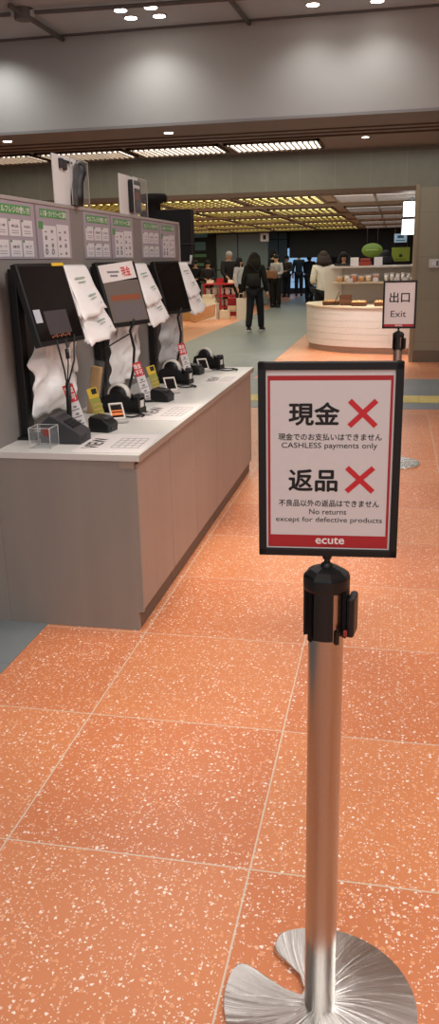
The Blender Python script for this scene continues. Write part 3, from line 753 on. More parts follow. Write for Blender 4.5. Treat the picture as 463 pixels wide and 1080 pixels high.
MB().box(-.025, .025, -.02, .02, 0, .24, M=Mt, bev=.004).build('tube', card_m, t)
MB().box(-.034, .034, -.026, .026, 0.02, .27, M=Mt, bev=.006).build('clear_sleeve', clear, t)
def loops(x, y, lab, s=1):
    pts = []
    for k in range(60):
        a = k/59*2*PI*2.2; rr = (.05+.018*math.sin(k*.23))*s
        pts.append((rr*1.3*math.cos(a)+.02*math.sin(k*.1), rr*math.sin(a)+.03*k/59, .004+.004*abs(math.sin(k*.31))))
    o = MB().tube(pts, .0028, 6).build('cable_loop', cable_m, None, (x, y, ZT)); tag(o, lab, 'cable', 'loops of thin black cable on the worktop')
loops(-1.27, 3.87, 'loop of thin black cable before the nearest tape dispenser')
loops(-1.235, 4.86, 'loop of thin black cable before the middle tape dispenser')
loops(-1.14, 5.66, 'loop of thin black cable at the far end of the worktop', 1.2)
def sheet(x0, x1, y0, y1, lab, rz):
    t = thing('instruction_sheet', lab, 'paper sheet', ((x0+x1)/2, (y0+y1)/2, ZT), rz, 'printed white sheets on the worktop')
    w, d = (x1-x0)/2, (y1-y0)/2
    MB().box(-w, w, -d, d, .0003, .0016).build('paper', white_p, t)
    b = MB()
    for k in range(5): b.box(-w*.05+k*w*.2, -w*.03+k*w*.2, -d*.5, d*.55, .0016, .0018)
    for k in range(5): b.box(-w*.05, w*.80, -d*.5+k*d*.255, -d*.47+k*d*.255, .0016, .0018)
    b.build('grid', grey_ink, t)
    b = MB(); Mz = Matrix.Translation((-w*.55, 0, .0019)) @ Matrix.Rotation(-PI/2, 4, 'Z')
    text_in(b, 'VIEW', -d*.6, d*.5, -.035, .035, 0, 0, Matrix.Translation((-w*.65, 0, .0019)) @ Matrix.Rotation(PI/2, 4, 'Z'), .03)
    b.build('heading', black_ink, t)
sheet(-1.275, -.985, 3.095, 3.46, 'white printed sheet at the near corner of the worktop', R(2))
sheet(-1.24, -.985, 3.80, 4.28, 'white printed sheet in the middle of the worktop', R(-1))
sheet(-1.16, -.985, 5.03, 5.45, 'white printed sheet toward the far end of the worktop', R(0))

# ================================================================== STANCHIONS
def stanchion(loc, rz, label, kind):
    t = thing('sign_stanchion', label, 'stanchion sign', loc, rz, None)
    # weighted base: disc with a spiral bite cut out towards the rear left
    P = []
    Rb = .200
    a0, a1 = R(118), R(157)-2*PI
    for k in range(57):
        a = a0+(a1-a0)*k/56; P.append((Rb*math.cos(a), Rb*math.sin(a)))
    P += [(-.172, .082), (-.160, .082), (-.128, .060), (-.078, .022), (-.035, .008), (-.028, .03), (-.04, .068), (-.095, .116), (-.104, .130), (-.104, .142), (-.098, .160)]
    MB().prism(P, 0, .012, 0, None, bev=.004).build('base', swirl, t)
    MB().lathe([(.0315, .011), (.0315, .944)], 48).build('pole', steel, t)
    h = MB()
    h.lathe([(.033, .945), (.0405, .946), (.0408, .952), (.0408, .968)], 40)
    h.lathe([(.0408, .968), (.0385, .9735), (.029, .9805), (.015, .986)], 8, 0, Matrix.Rotation(R(12), 4, 'Z'), False); h.lathe([(.011, .985), (.010, .990), (.0065, .993)], 24)
    for ca in (-97, -7, 83, 173):                       # four shell segments with guide slots between
        pts = [(.0405*math.cos(R(ca-25+50*q/10)), .0405*math.sin(R(ca-25+50*q/10))) for q in range(11)]+[(.033*math.cos(R(ca+25-50*q/10)), .033*math.sin(R(ca+25-50*q/10))) for q in range(11)]
        h.prism(pts, .858, .951)
    for ca in (128, 218, -142):
        h.box(.033, .0375, -.005, .005, .850, .95, 0, Matrix.Rotation(R(ca), 4, 'Z'), bev=.0015)
    for ca in (-55, 40): h.box(.0325, .0365, -.004, .004, .848, .874, 0, Matrix.Rotation(R(ca), 4, 'Z'), bev=.0015)
    hd = h.build('head', black, t)
    c = MB(); c.box(.0400, .0535, -.021, .021, .862, .938, 0, Matrix.Rotation(R(-12), 4, 'Z'), bev=.005); c.build('belt_cartridge', black, t)
    if kind == 0:
        MB().box(.036, .043, -.0260, -.0200, .866, .878, 0, Matrix.Rotation(R(-12), 4, 'Z'), bev=.002).build('red_release_tab', mat('dull_red_tab', (150, 52, 48), .5), t)
        b = MB(); b.raw([(-.002, -.14, .0125), (.055, -.125, .0125), (.058, -.108, .0125), (0, -.122, .0125)], [(0, 1, 2, 3)], 0, Matrix.Translation((.06, .0, 0)))
        b.build('base_label', white_p, t)
    s = MB(); s.tube([(0, 0, .98), (0, 0, 1.012)], .0055, 14); s.lathe([(.0075, 1.0), (.0085, 1.004), (.0085, 1.008)], 20); s.build('stem', black, t)
    FW, FH, z0 = .236, .334, 1.006
    Y = -.006
    f = MB(); bw = .0128
    f.box(-FW/2, FW/2, Y-.002, .008, z0, z0+bw, 0, bev=.0012); f.box(-FW/2, FW/2, Y-.002, .008, z0+FH-bw, z0+FH, 0, bev=.0012)
    f.box(-FW/2, -FW/2+bw, Y-.002, .008, z0, z0+FH, 0, bev=.0012); f.box(FW/2-bw, FW/2, Y-.002, .008, z0, z0+FH, 0, bev=.0012)
    f.box(-FW/2+.002, FW/2-.002, .002, .007, z0+.002, z0+FH-.002)
    f.build('frame', black_frame, t)
    p = MB().box(-FW/2+bw-.001, FW/2-bw+.001, -.003, .002, z0+bw-.001, z0+FH-bw+.001).build('poster', sign_p, t)
    def U(x): return (x-197)*.236/335
    def V(y): return z0+FH-(y-48)*FH/467
    Mf = Matrix.Translation((0, -.0032, 0)) @ FACE_CAM
    def bar(mb, x0, x1, y0, y1, mi=0): mb.raw([(U(x0), V(y1), 0), (U(x1), V(y1), 0), (U(x1), V(y0), 0), (U(x0), V(y0), 0)], [(0, 1, 2, 3)], mi, Mf)
    def tx(mb, s_, x0, x1, y0, y1, mi=0, bold=0, z=.0004): text_in(mb, s_, U(x0), U(x1), V(y1), V(y0), z, mi, Mf, bold)
    if kind == 0:
        b = MB(); bar(b, 52, 342, 79, 90); bar(b, 52, 58, 90, 463); bar(b, 336, 342, 90, 463); bar(b, 52, 342, 463, 494)
        b.build('red_border', red_ink, p)
        b = MB(); tx(b, '現金', 101, 221, 140, 195, 0, .03); b.build('heading', black_ink, p)
        b = MB(); tx(b, '返品', 101, 219, 299, 354, 0, .03); b.build('heading', black_ink, p)
        for (x0, x1, y0, y1) in ((239, 309, 132, 200), (236, 307, 290, 357)):
            b = MB(); w = 6.2; k = w*1.4142
            cx_, cy_ = (x0+x1)/2, (y0+y1)/2
            out = [(x0+k, y0), (cx_, cy_-k), (x1-k, y0), (x1, y0+k), (cx_+k, cy_), (x1, y1-k), (x1-k, y1), (cx_, cy_+k), (x0+k, y1), (x0, y1-k), (cx_-k, cy_), (x0, y0+k)]
            b.raw([(U(x), V(y), .0004) for x, y in out], [tuple(range(12))], 0, Mf)
            b.build('red_cross', red_mark, p)
        for s_, x0, x1, y0, y1 in (('現金でのお支払いはできません', 77, 320, 213, 230), ('CASHLESS payments only', 85, 310, 235, 252),
                ('不良品以外の返品はできません', 78, 319, 374, 391), ('No returns', 152, 241, 397, 410), ('except for defective products', 71, 327, 417, 433)):
            b = MB(); tx(b, s_, x0, x1, y0, y1, 0, .012 if ord(s_[0]) > 999 else 0); b.build('small_print', black_ink, p)
        b = MB(); tx(b, 'ecute', 168, 238, 468, 485, 0, .03); bar(b, 183, 222, 487.5, 490.5); b.build('logo', white_ink, p)
    else:
        b = MB(); bar(b, 48, 346, 472, 497); b.build('red_border', red_ink, p)
        b = MB(); tx(b, '出口', 94, 296, 158, 262, 0, .018); b.build('heading', black_ink, p)
        b = MB(); tx(b, 'Exit', 112, 265, 340, 402, 0, .0); b.build('small_print', black_ink, p)
        b = MB(); tx(b, 'ecute', 160, 232, 476, 493, 0, .03); b.build('logo', white_ink, p)
    return t
stanchion((-.0987, 1.36, 0), R(4), 'steel stanchion in front holding the framed CASHLESS payments only sign', 0)
stanchion((.035, 6.22, 0), R(2), 'steel stanchion farther back holding the framed Exit sign', 1)

# ================================================================== FOOD COUNTER BEYOND THE OPENING
t = thing('food_counter', 'white rounded food counter beyond the opening', 'counter', (-.3, 15.0, 0))
def plan(off, n=14):
    # front edge bows towards us, the left end is rounded
    P = []
    front = [(-1.27+.3, 15.62-15), (-1.22, 15.0-15), (-1.07, 14.55-15), (-.83, 14.22-15), (-.45, 13.92-15), (-.05, 13.76-15), (.5, 13.68-15), (1.9, 13.66-15)]
    front[0] = (-1.24, .62)
    c = Vector((.6, .9))
    out = []
    for x, y in front:
        d = (Vector((x, y))-c).normalized(); out.append((x+d.x*off, y+d.y*off))
    return out
def catmull(P, k=5):
    out = []
    for i in range(len(P)-1):
        p0, p1, p2, p3 = (Vector(P[max(i-1, 0)]), Vector(P[i]), Vector(P[i+1]), Vector(P[min(i+2, len(P)-1)]))
        for j in range(k):
            s = j/k; out.append(tuple(.5*((2*p1)+(p2-p0)*s+(2*p0-5*p1+4*p2-p3)*s*s+(3*p1-p0-3*p2+p3)*s**3)))
    out.append(tuple(P[-1])); return out
def ring(off): return catmull(plan(off))+[(1.9, .5), (0.2, .75), (-1.0, .9)]
b = MB()
for k in range(6):
    z = .10+.62*k/6; b.prism(ring(0), z+.004, z+.62/6, 0); b.prism(ring(-.006), z, z+.004, 0)
b.build('body', counter_w, t)
MB().prism(ring(-.05), 0, .10).build('plinth', mat('counter_plinth', (176, 156, 142), .5), t)
MB().prism(ring(.015), .722, .75).build('worktop', cream_top, t)
t = thing('display_riser', 'white two tier shelf unit standing on the food counter', 'shelf unit', (-.3, 14.9, .75))
MB().box(-.88, 1.9, .30, .34, 0, .62).build('back_panel', counter_w, t)
MB().box(-.92, -.62, .20, .3, .0, .62).build('end_panel', counter_w, t)
MB().box(-.75, 1.9, -.32, .30, .335, .36).build('shelf', cream_top, t)
MB().box(-.80, 1.9, -.12, .36, .59, .62).build('top_shelf', counter_w, t)
def basket(x, y, z, w, d, h, lab, nb=5, filled=True):
    t = thing('wicker_basket', lab, 'basket', (x, y, z), group='brown baskets on the food counter')
    b = MB(); th = .012
    for i in range(4):
        z0, z1 = h*i/4, h*(i+1)/4-.002; e = .004*(i % 2)+.01*i/4
        b.box(-w-e, w+e, -d-e, -d+th-e, z0, z1); b.box(-w-e, w+e, d-th+e, d+e, z0, z1); b.box(-w-e, -w+th-e, -d, d, z0, z1); b.box(w-th+e, w+e, -d, d, z0, z1)
    b.box(-w, w, -d, d, 0, .01); b.build('weave', basket_m, t); return t
def roll_(x, y, z, lab, m=bread, s=1):
    o = MB(); o.ball((0, 0, .028*s), (.05*s, .04*s, .03*s)); o.ball((.0, 0, .04*s), (.034*s, .028*s, .025*s))
    return tag(o.build('bread_roll', m, None, (x, y, z)), lab, 'bread', 'bread rolls in the baskets')
Z2 = .75
specs = ((-1.05, 14.42, .13, .10, .06), (-.80, 14.28, .09, .09, .17), (-.57, 14.05, .12, .10, .06), (-.20, 13.98, .12, .10, .06))
nmz = ('leftmost low', 'tall', 'third low', 'fourth low')
for (x, y, w, d, h), nm in zip(specs, nmz):
    basket(x, y, Z2, w, d, h, f'{nm} brown basket on the white food counter')
    if h < .1:
        for k in range(4): roll_(x-.075+.05*k, y-.02+.03*(k % 2), Z2+h*.55, f'bread rolls heaped in the {nm} basket', bread, .9)
b = None
b0 = MB(); b0.tube([(0, 0, 0), (.09, .0, .20), (.10, 0, .21)], .006, 6)
tag(b0.build('tongs', black, None, (-1.0, 14.30, .76)), 'black tongs leaning against the tall basket', 'tongs')
def packet(x, y, z, w, h, lab, m, group):
    t = thing('food_packet', lab, 'food packet', (x, y, z), group=group)
    def fn(u, v): return ((u-.5)*w*(1-.1*v), .06*(v-.5)*0+.03*math.sin(PI*u)*math.sin(PI*v), h*v)
    o = MB(); o.ball((0, 0, h*.42), (w*.48, .05, h*.45), 0, None, 12, 8); o.build('contents', m, t)
    o = MB(); o.box(-w/2, w/2, -.012, .012, h*.72, h, bev=.004); o.build('wrapper', pack, t); return t
cols = (bread, mat('pale_bread', (226, 196, 160), .5), mat('rosy_bread', (200, 120, 90), .5))
pos_lab = ('first', 'second', 'third', 'fourth', 'fifth', 'sixth', 'seventh', 'eighth')
for k in range(6):
    packet(-.93+.12*k, 14.68+.02*(k % 2), 1.11, .10, .10+.015*(k % 3), f'{pos_lab[k]} wrapped pastry from the left on the food counter shelf', cols[k % 3], 'wrapped pastries on the shelf')
for k in range(5):
    packet(-.15+.09*k, 14.66, 1.11, .075, .13+.01*(k % 2), f'tall white paper packet on the shelf, {pos_lab[k]} from the left', mat('white_packet', (226, 220, 214), .5), 'white packets on the shelf')
for k, (x, w) in enumerate(((-.76, .05), (-.33, .045), (.02, .045), (.15, .045), (.28, .045))):
    t = thing('price_card', f'small white price card on the shelf front, {pos_lab[k]} from the left', 'price card', (x, 14.595, 1.11), group='price cards on the food shelf')
    MB().box(-w, w, -.004, .004, 0, .07, M=Matrix.Rotation(R(-12), 4, 'X')).build('card', white_p, t)
for k, (x, lab) in enumerate(((-.70, 'white menu card standing on the top shelf left of the red box'), (-.30, 'white menu card standing on the top shelf right of the red box'))):
    MB()
    o = MB().box(-.07, .07, -.006, .006, 0, .14, M=Matrix.Rotation(R(-10), 4, 'X'), bev=.003).build('menu_card', white_p, None, (x, 14.9, 1.37)); tag(o, lab, 'menu card')
o = MB(); o.box(-.10, .10, -.06, .06, 0, .07, bev=.006); o.box(-.08, .08, -.05, .05, .07, .12, bev=.01)
tag(o.build('red_gift_box', mat('box_red_brown', (150, 52, 34), .5), None, (-.52, 14.95, 1.37)), 'red brown box on the top shelf of the food counter', 'box')
o = MB(); o.box(-.11, .11, -.05, .05, 0, .02, bev=.005)
tag(o.build('black_tray', black, None, (-.88, 14.85, 1.37)), 'flat black tray on the left end of the top shelf', 'tray')
t = thing('tablet_stand', 'slim dark tablet stand leaning on the left of the top shelf', 'tablet', (-.83, 15.0, 1.37))
MB().box(-.012, .012, -.08, .08, 0.01, .16, M=Matrix.Rotation(R(18), 4, 'Y'), bev=.003).build('tablet', black_gl, t)
MB().box(-.04, .03, -.05, .05, 0, .012, bev=.003).build('foot', black, t)

# hanging signs
t = thing('oval_sign', 'green oval hanging sign above the food counter', 'sign', (-.465, 17.0, 1.635))
MB().lathe([(.01, -.02), (.19, -.02), (.20, -.01), (.20, .01), (.19, .02), (.01, .02)], 40, 0, Matrix.Scale(.66, 4, (0, 0, 1)) @ Matrix.Rotation(PI/2, 4, 'X')).build('disc', mat('lime_sign', (112, 136, 48), .5), t)
b = MB(); Mo = Matrix.Translation((0, -.022, 0)) @ FACE_CAM
b.tube([(-.12+.24*k/14, -.026, .008*math.sin(k*1.9)) for k in range(15)], .007, 5); b.build('script_line', mat('pale_lime', (176, 196, 110), .5), t)
b = MB()
for s_ in (-.1, .1): b.tube([(s_, 0, .10), (s_, 0, .79)], .003, 5)
b.build('wire', pipe_m, t)
t = thing('bag_sign', 'green square sign with a dark bag icon right of the oval sign', 'sign', (.08, 17.3, 1.55))
MB().box(-.175, .175, -.02, .02, -.13, .13, bev=.004).build('board', mat('lime_board', (132, 144, 36), .5), t)
b = MB(); b.box(-.03, .03, -.024, -.02, -.05, -.005)
b.tube([(-.015, -.023, -.005), (-.013, -.023, .018), (.013, -.023, .018), (.015, -.023, -.005)], .004, 6)
for k in range(7): b.box(-.10+.03*k, -.085+.03*k, -.023, -.02, -.10, -.085)
b.build('bag_icon', black_ink, t)
b = MB()
for s_ in (-.12, .12): b.tube([(s_, 0, .12), (s_, 0, .88)], .004, 5)
b.build('wire', pipe_m, t)
t = thing('shop_sign', 'small pale blue sign below the lit panels', 'sign', (.065, 17.2, 1.85))
MB().box(-.12, .12, -.015, .015, -.08, .08, bev=.003).build('board', mat('pale_blue_board', (150, 178, 196), .5, emit=.12), t)
b = MB(); b.box(-.06, .06, -.018, -.015, .0, .05); b.box(-.09, .09, -.018, -.015, -.05, -.035); b.build('emblem', mat('navy_print', (48, 66, 88), .5), t)
b = MB(); b.tube([(0, 0, .08), (0, 0, .58)], .006, 6); b.build('rod', pipe_m, t)
t = thing('lit_sign_box', 'pair of bright white lit sign panels beside the opening jamb', 'lit sign', (.21, 14.2, 1.84))
MB().box(-.13, 0.13, -.04, .04, .268, .49, bev=.003).build('upper_panel', lit_sign, t)
MB().box(-.14, .13, -.04, .04, .055, .228, bev=.003).build('lower_panel', lit_sign, t)
MB().box(-.145, .13, -.04, .04, 0, .048, bev=.003).build('bottom_panel', lit_sign, t)
b = MB(); b.box(-.14, .14, .04, .06, 0, .5); b.tube([(0, .05, .5), (0, .05, .59)], .02, 8); b.box(-.145, .14, -.045, .04, .229, .267); b.build('bracket', dkgrey, t)
t = thing('wall_switch', 'small silver switch box on the right pier', 'switch', (.53, YW, 1.40))
MB().box(-.07, .07, -.03, 0, -.06, .06, bev=.006).build('box', rim_m, t)
MB().box(-.03, .03, -.036, -.03, -.03, .035, bev=.004).build('rocker', mat('white_switch', (206, 206, 204), .4), t)
MB().box(.03, .06, -.034, -.03, -.03, .035).build('blue_label', mat('slate_label', (90, 100, 112), .5), t)

# ================================================================== SHOP ON THE LEFT
t = thing('red_display_rack', 'red framed display table of the shop at the left of the corridor', 'display rack', (-5.05, 25.0, 0))
for x in (-.5, -.02, .46):
    for y in (-.3, .3): MB().box(x-.025, x+.025, y-.025, y+.025, 0, .829).build('post', red_m, t)
for z in (.16, .49, .83):
    MB().box(-.54, .50, -.34, .34, z, z+.04, bev=.003).build('shelf', red_m, t)
for j in range(5):
    for z, nm in ((.203, 'lower'), (.533, 'upper')):
        packet(-5.46+.195*j, 24.86, z, .17, .20+.02*(j % 2), f'white wrapped packet on the {nm} shelf of the red table, {pos_lab[j]} from left',
               mat('white_packet', (226, 220, 214), .5), 'packets on the red table')
for j, (x, c_) in enumerate(((-5.4, pale_box), (-5.1, red_m), (-4.75, pale_box))):
    o = MB().box(-.1, .1, -.08, .08, 0, .09+.05*(j % 2), bev=.005).build('gift_box', c_, None, (x, 24.9, .871))
    tag(o, ('cream box at the left on top of the red table', 'red box in the middle on top of the red table', 'cream box at the right on top of the red table')[j], 'box')
for nm, k in (('lowest', 0), ('middle', 1), ('topmost', 2)):
    t = thing('striped_crate', f'{nm} red and cream crate of the stack beside the beige tote', 'crate', (-4.42, 23.9, .165*k), R(8), group='red and cream crates')
    MB().box(-.26, .26, -.2, .2, 0.002, .12, bev=.006).build('box', red_m if k != 1 else pale_box, t)
    MB().box(-.265, .265, -.205, .205, .121, .163, bev=.004).build('lid', pale_box if k == 0 else red_m, t)
def carton(x, y, z, w, d, h, m, lab, rz=0):
    t = thing('carton', lab, 'box', (x, y, z), rz)
    MB().box(-w/2, w/2, -d/2, d/2, 0, h, bev=.005).build('box', m, t)
    MB().box(-w/2, w/2, -.02, .02, h, h+.002).build('tape', mat('parcel_tape', (196, 160, 110), .3), t)
carton(-4.52, 22.6, 0, .26, .3, .22, pale_box, 'small cream carton beside the red and cream crates', R(5))
carton(-4.95, 22.4, 0, .55, .4, .42, mat('white_carton', (226, 214, 200), .6), 'white carton standing behind the tilted brown board')
carton(-4.90, 22.4, .423, .34, .26, .12, pale_box, 'lower cream carton of two piled on the white carton', R(5))
carton(-4.92, 22.4, .548, .28, .24, .10, pale_box, 'upper cream carton of two piled on the white carton', R(-6))
carton(-5.35, 21.9, 0, .4, .4, .30, card_m, 'brown cardboard carton left of the white carton', R(-4))
t = thing('tilted_board', 'brown board propped in front of the cartons', 'board', (-4.82, 21.25, 0), R(-8))
Mb = Matrix.Translation((0, 0, .20)) @ Matrix.Rotation(R(-16), 4, 'Y') @ Matrix.Rotation(R(-48), 4, 'X')
MB().box(-.36, .34, -.012, .012, -.16, .22, M=Mb).build('board', mat('brown_board', (150, 92, 48), .6, noise=.12, scale=8), t)
MB().box(-.36, .34, -.016, .016, -.18, -.16, M=Mb).build('lip', card_m, t)
t = thing('menu_board', 'dark menu board with green squares on the shop back wall', 'menu board', (-6.9, 29.47, 1.75))
MB().box(-.75, .75, -.04, .0, -.9, .9).build('board', mat('slate_board', (16, 24, 30), .5), t)
b = MB()
for k in range(2): b.box(-.5+.5*k, -.12+.5*k, -.05, -.04, .12, .4)
b.box(-.5, .45, -.05, -.04, .55, .68)
b.build('panel', mat('teal_print', (70, 96, 96), .5, emit=.1), t)
b = MB(); b.box(-.45, .4, -.05, -.04, -.1, .0); b.box(-.35, .3, -.05, -.04, -.4, -.3); b.build('green_line', mat('green_print', (70, 110, 76), .5, emit=.1), t)
t = thing('white_banner', 'narrow slanted white banner at the left of the shop', 'banner', (-6.2, 24.0, 0))
MB().box(-.02, .02, -.02, .02, 0, 2.1, M=Matrix.Rotation(R(10), 4, 'Y')).build('pole', rim_m, t)
MB().sheet(lambda u, v: (.05+.30*u*(1-v)+.28*v, .02*math.sin(5*v), 1.35+.7*v), 4, 8, .006).build('cloth', white_p, t)
t = thing('lit_poster_screen', 'pale blue lit poster screen deep in the concourse', 'screen', (-4.05, 38.9, 0))
MB().box(-.78, .78, 0, .08, .25, 1.98).build('panel', mat('blue_screen', (118, 152, 184), .5, emit=.8), t)
b = MB(); b.box(-.82, .82, .08, .12, 0, 2.02); b.build('frame', dkgrey, t)
b = MB()
for k in range(9): b.box(-.6+.02*k, -.1+.09*(k % 5), -.01, 0, .5+.15*k, .56+.15*k)
b.build('print', mat('blue_print', (150, 180, 206), .5, emit=.3), t)
t = thing('hanging_sign', 'tiny white hanging sign below the far ceiling edge', 'sign', (-4.35, 28.8, 2.1))
MB().box(-.14, .14, -.02, .02, 0, .26).build('board', white_p, t); MB().box(-.05, .05, -.025, -.02, .06, .2).build('figure', black_ink, t)
MB().tube([(0, 0, .26), (0, 0, .35)], .012, 6).build('rod', pipe_m, t)
t = thing('dome_camera', 'white round ceiling camera among the yellow lights', 'camera', (-4.05, 15.28, 2.37))
MB().lathe([(.06, -.02), (.065, 0)], 20).build('mount', rim_m, t)
MB().ball((0, 0, -.05), .055).build('dome', mat('white_dome', (226, 226, 224), .3), t)

# ================================================================== PEOPLE
def skin_mesh(V, E, Rr, sub=2):
    me = bpy.data.meshes.new('s'); me.from_pydata(V, E, []); o = bpy.data.objects.new('s', me); COL.objects.link(o)
    o.modifiers.new('k', 'SKIN')
    for i, r in enumerate(Rr):
        sv = me.skin_vertices[0].data[i]; sv.radius = r if isinstance(r, tuple) else (r, r); sv.use_root = i == 0
    m = o.modifiers.new('s', 'SUBSURF'); m.levels = sub; m.render_levels = sub
    dg = bpy.context.evaluated_depsgraph_get(); dg.update()
    r = bpy.data.meshes.new_from_object(o.evaluated_get(dg))
    vs = [v.co.copy() for v in r.vertices]; fs = [tuple(p.vertices) for p in r.polygons]
    bpy.data.objects.remove(o); bpy.data.meshes.remove(me); bpy.data.meshes.remove(r)
    return vs, fs
skin_m = mat('skin', (206, 160, 132), .5)
eye_m = mat('eye', (24, 18, 16), .3)
def person(loc, rz, h, label, top=(30, 30, 34), legs=(26, 28, 36), shoes=(30, 28, 28), hair=(22, 18, 18), long=0, arms='down', stride=0, lean=0, skirt=False, group='people in the concourse', legs_on=True, soles=None):
    t = thing('person', label, 'person', loc, rz, group)
    k = h/1.70
    def P(x, y, z):   # lean the upper body forward about the hips (front = -y)
        if z > .92:
            dz = z-.92; y, z = y-dz*math.sin(lean), .92+dz*math.cos(lean)
        return (x*k, y*k, z*k)
    s = stride
    hipL, hipR = P(-.09, 0, .88), P(.09, 0, .88)
    kL, kR = P(-.10, -.12*s-.02, .49), P(.10, .10*s-.02, .49)
    aL, aR = P(-.10, -.22*s, .09), P(.10, .26*s, .09+.04*abs(s))
    tL, tR = P(-.11, -.22*s-.15, .03), P(.11, .26*s-.13, .03+.02*abs(s))
    sh = .175
    if arms == 'down':
        el = [P(-.24, .03-.06*s, 1.10), P(.24, .03+.06*s, 1.10)]; wr = [P(-.25, -.05-.10*s, .86), P(.25, -.05+.10*s, .86)]
    elif arms == 'front':
        el = [P(-.23, .0, 1.12), P(.23, .0, 1.12)]; wr = [P(-.09, -.26, 1.10), P(.09, -.26, 1.08)]
    else:  # reaching forward and down
        el = [P(-.24, -.14, 1.12), P(.24, -.14, 1.12)]; wr = [P(-.17, -.36, 1.0), P(.17, -.36, 1.0)]
    sL, sR = P(-sh, 0, 1.40), P(sh, 0, 1.40)
    V = [P(0, 0, .93), P(0, .01, 1.08), P(0, .0, 1.25), P(0, 0, 1.40), P(0, -.005, 1.475), P(0, -.015, 1.54), P(0, -.02, 1.61), P(0, -.01, 1.665),
         sL, el[0], wr[0], sR, el[1], wr[1], hipL, kL, aL, tL, hipR, kR, aR, tR]
    E = [(0, 1), (1, 2), (2, 3), (3, 4), (4, 5), (5, 6), (6, 7), (3, 8), (8, 9), (9, 10), (3, 11), (11, 12), (12, 13), (0, 14), (14, 15), (15, 16), (16, 17), (0, 18), (18, 19), (19, 20), (20, 21)]
    rr = [.13, .115, .13, .10, .05, .068, .088, .06, .055, .042, .030, .055, .042, .030, .085, .058, .04, .034, .085, .058, .04, .034]
    rr = [(r*k*1.0, r*k*(.78 if i < 4 else 1)) for i, r in enumerate(rr)]
    vs, fs = skin_mesh(V, E, rr)
    b = MB().raw(vs, fs, 0, None, True)
    hd = Vector(V[6])
    b.ball(hd+Vector((0, -.088*k, -.03*k)), (.012*k, .016*k, .018*k), 0, None, 8, 6)
    for e in (-1, 1):
        b.ball(hd+Vector((e*.032*k, -.078*k, -.005*k)), .008*k, 1, None, 8, 6); b.ball(hd+Vector((e*.082*k, .0, -.02*k)), (.012*k, .02*k, .03*k), 0, None, 8, 6)
    b.ball(hd+Vector((0, -.078*k, -.075*k)), (.024*k, .01*k, .006*k), 2, None, 8, 6)
    for i, (e_, w_) in enumerate(zip(el, wr)):
        e_, w_ = Vector(e_), Vector(w_); d = (w_-e_).normalized(); side = Vector((1, 0, 0)); side = (side-d*side.dot(d)).normalized(); inn = d.cross(side)
        b.tube([w_-d*.01*k, w_+d*.04*k, w_+d*.085*k], [.028*k, .034*k, .03*k], 8)
        for f in range(4):
            o_ = w_+d*.08*k+side*(f-1.5)*.017*k; L_ = (.06, .07, .066, .05)[f]*k
            b.tube([o_, o_+d*L_*.5-inn*.004*k, o_+d*L_*.9-inn*.016*k], [.0095*k, .009*k, .007*k], 6)
        o_ = w_+d*.03*k; b.tube([o_, o_+side*(.03 if i == 0 else -.03)*k+d*.03*k, o_+side*(.035 if i == 0 else -.035)*k+d*.06*k], [.012*k, .011*k, .008*k], 6)
    b.build('body', [skin_m, eye_m, mat('lips', (160, 92, 84), .5)], t)
    # clothes grown on the same skeleton
    Vt = [P(0, 0, .86), P(0, .01, 1.05), P(0, 0, 1.25), P(0, 0, 1.40), P(0, 0, 1.445), sL, el[0], [a+(b_-a)*.93 for a, b_ in zip(el[0], wr[0])], sR, el[1], [a+(b_-a)*.93 for a, b_ in zip(el[1], wr[1])]]
    Et = [(0, 1), (1, 2), (2, 3), (3, 4), (3, 5), (5, 6), (6, 7), (3, 8), (8, 9), (9, 10)]
    rt_ = [.175, .155, .16, .125, .07, .082, .066, .05, .082, .066, .05]
    vs, fs = skin_mesh(Vt, Et, [(r*k, r*k*(.80 if i < 4 else 1)) for i, r in enumerate(rt_)])
    MB().raw(vs, fs, 0, None, True).build('top', mat('cloth_%d_%d_%d' % top, top, .85, noise=.12, scale=30), t)
    if legs_on:
        lm = mat('cloth_%d_%d_%d' % legs, legs, .85, noise=.1, scale=30)
        up_ = lambda a, q, f: [x+(y-x)*f for x, y in zip(a, q)]
        Vl = [P(0, 0, .95), hipL, kL, up_(kL, aL, 1.08), hipR, kR, up_(kR, aR, 1.08)]
        vs, fs = skin_mesh(Vl, [(0, 1), (1, 2), (2, 3), (0, 4), (4, 5), (5, 6)], [(r*k, r*k) for r in (.15, .112, .088, .075, .112, .088, .075)])
        b = MB().raw(vs, fs, 0, None, True)
        if skirt: b.lathe([(.17*k, .95*k), (.19*k, .8*k), (.25*k, .45*k), (.24*k, .44*k)], 20)
        b.build('skirt' if skirt else 'trousers', lm, t)
        for a_, q in ((aL, tL), (aR, tR)):
            b = MB(); a_, q = Vector(a_), Vector(q); hl = a_+(a_-q)*.35; hl.z = q.z+.012*k
            b.tube([hl, a_*.7+q*.3-Vector((0, 0, .02*k)), q+Vector((0, 0, .012*k)), q+(q-a_)*.25], [.04*k, .05*k, .045*k, .022*k], 10)
            b.tube([hl-Vector((0, 0, .018*k)), q-Vector((0, 0, .010*k)), q+(q-a_)*.24-Vector((0, 0, .008*k))], [.043*k, .048*k, .024*k], 8, 1)
            b.build('shoe', [mat('shoe_%d_%d_%d' % shoes, shoes, .6), mat('sole_white', (214, 210, 206), .6) if soles else mat('sole_dark', (24, 22, 22), .6)], t)
    hb = MB(); hm = mat('hair_%d_%d_%d' % hair, hair, .8, noise=.12, scale=40)
    hc = Vector(V[6])
    hb.ball(hc+Vector((0, .018*k, .03*k)), (.098*k, .102*k, .095*k)); hb.ball(hc+Vector((0, .045*k, -.02*k)), (.092*k, .075*k, .10*k))
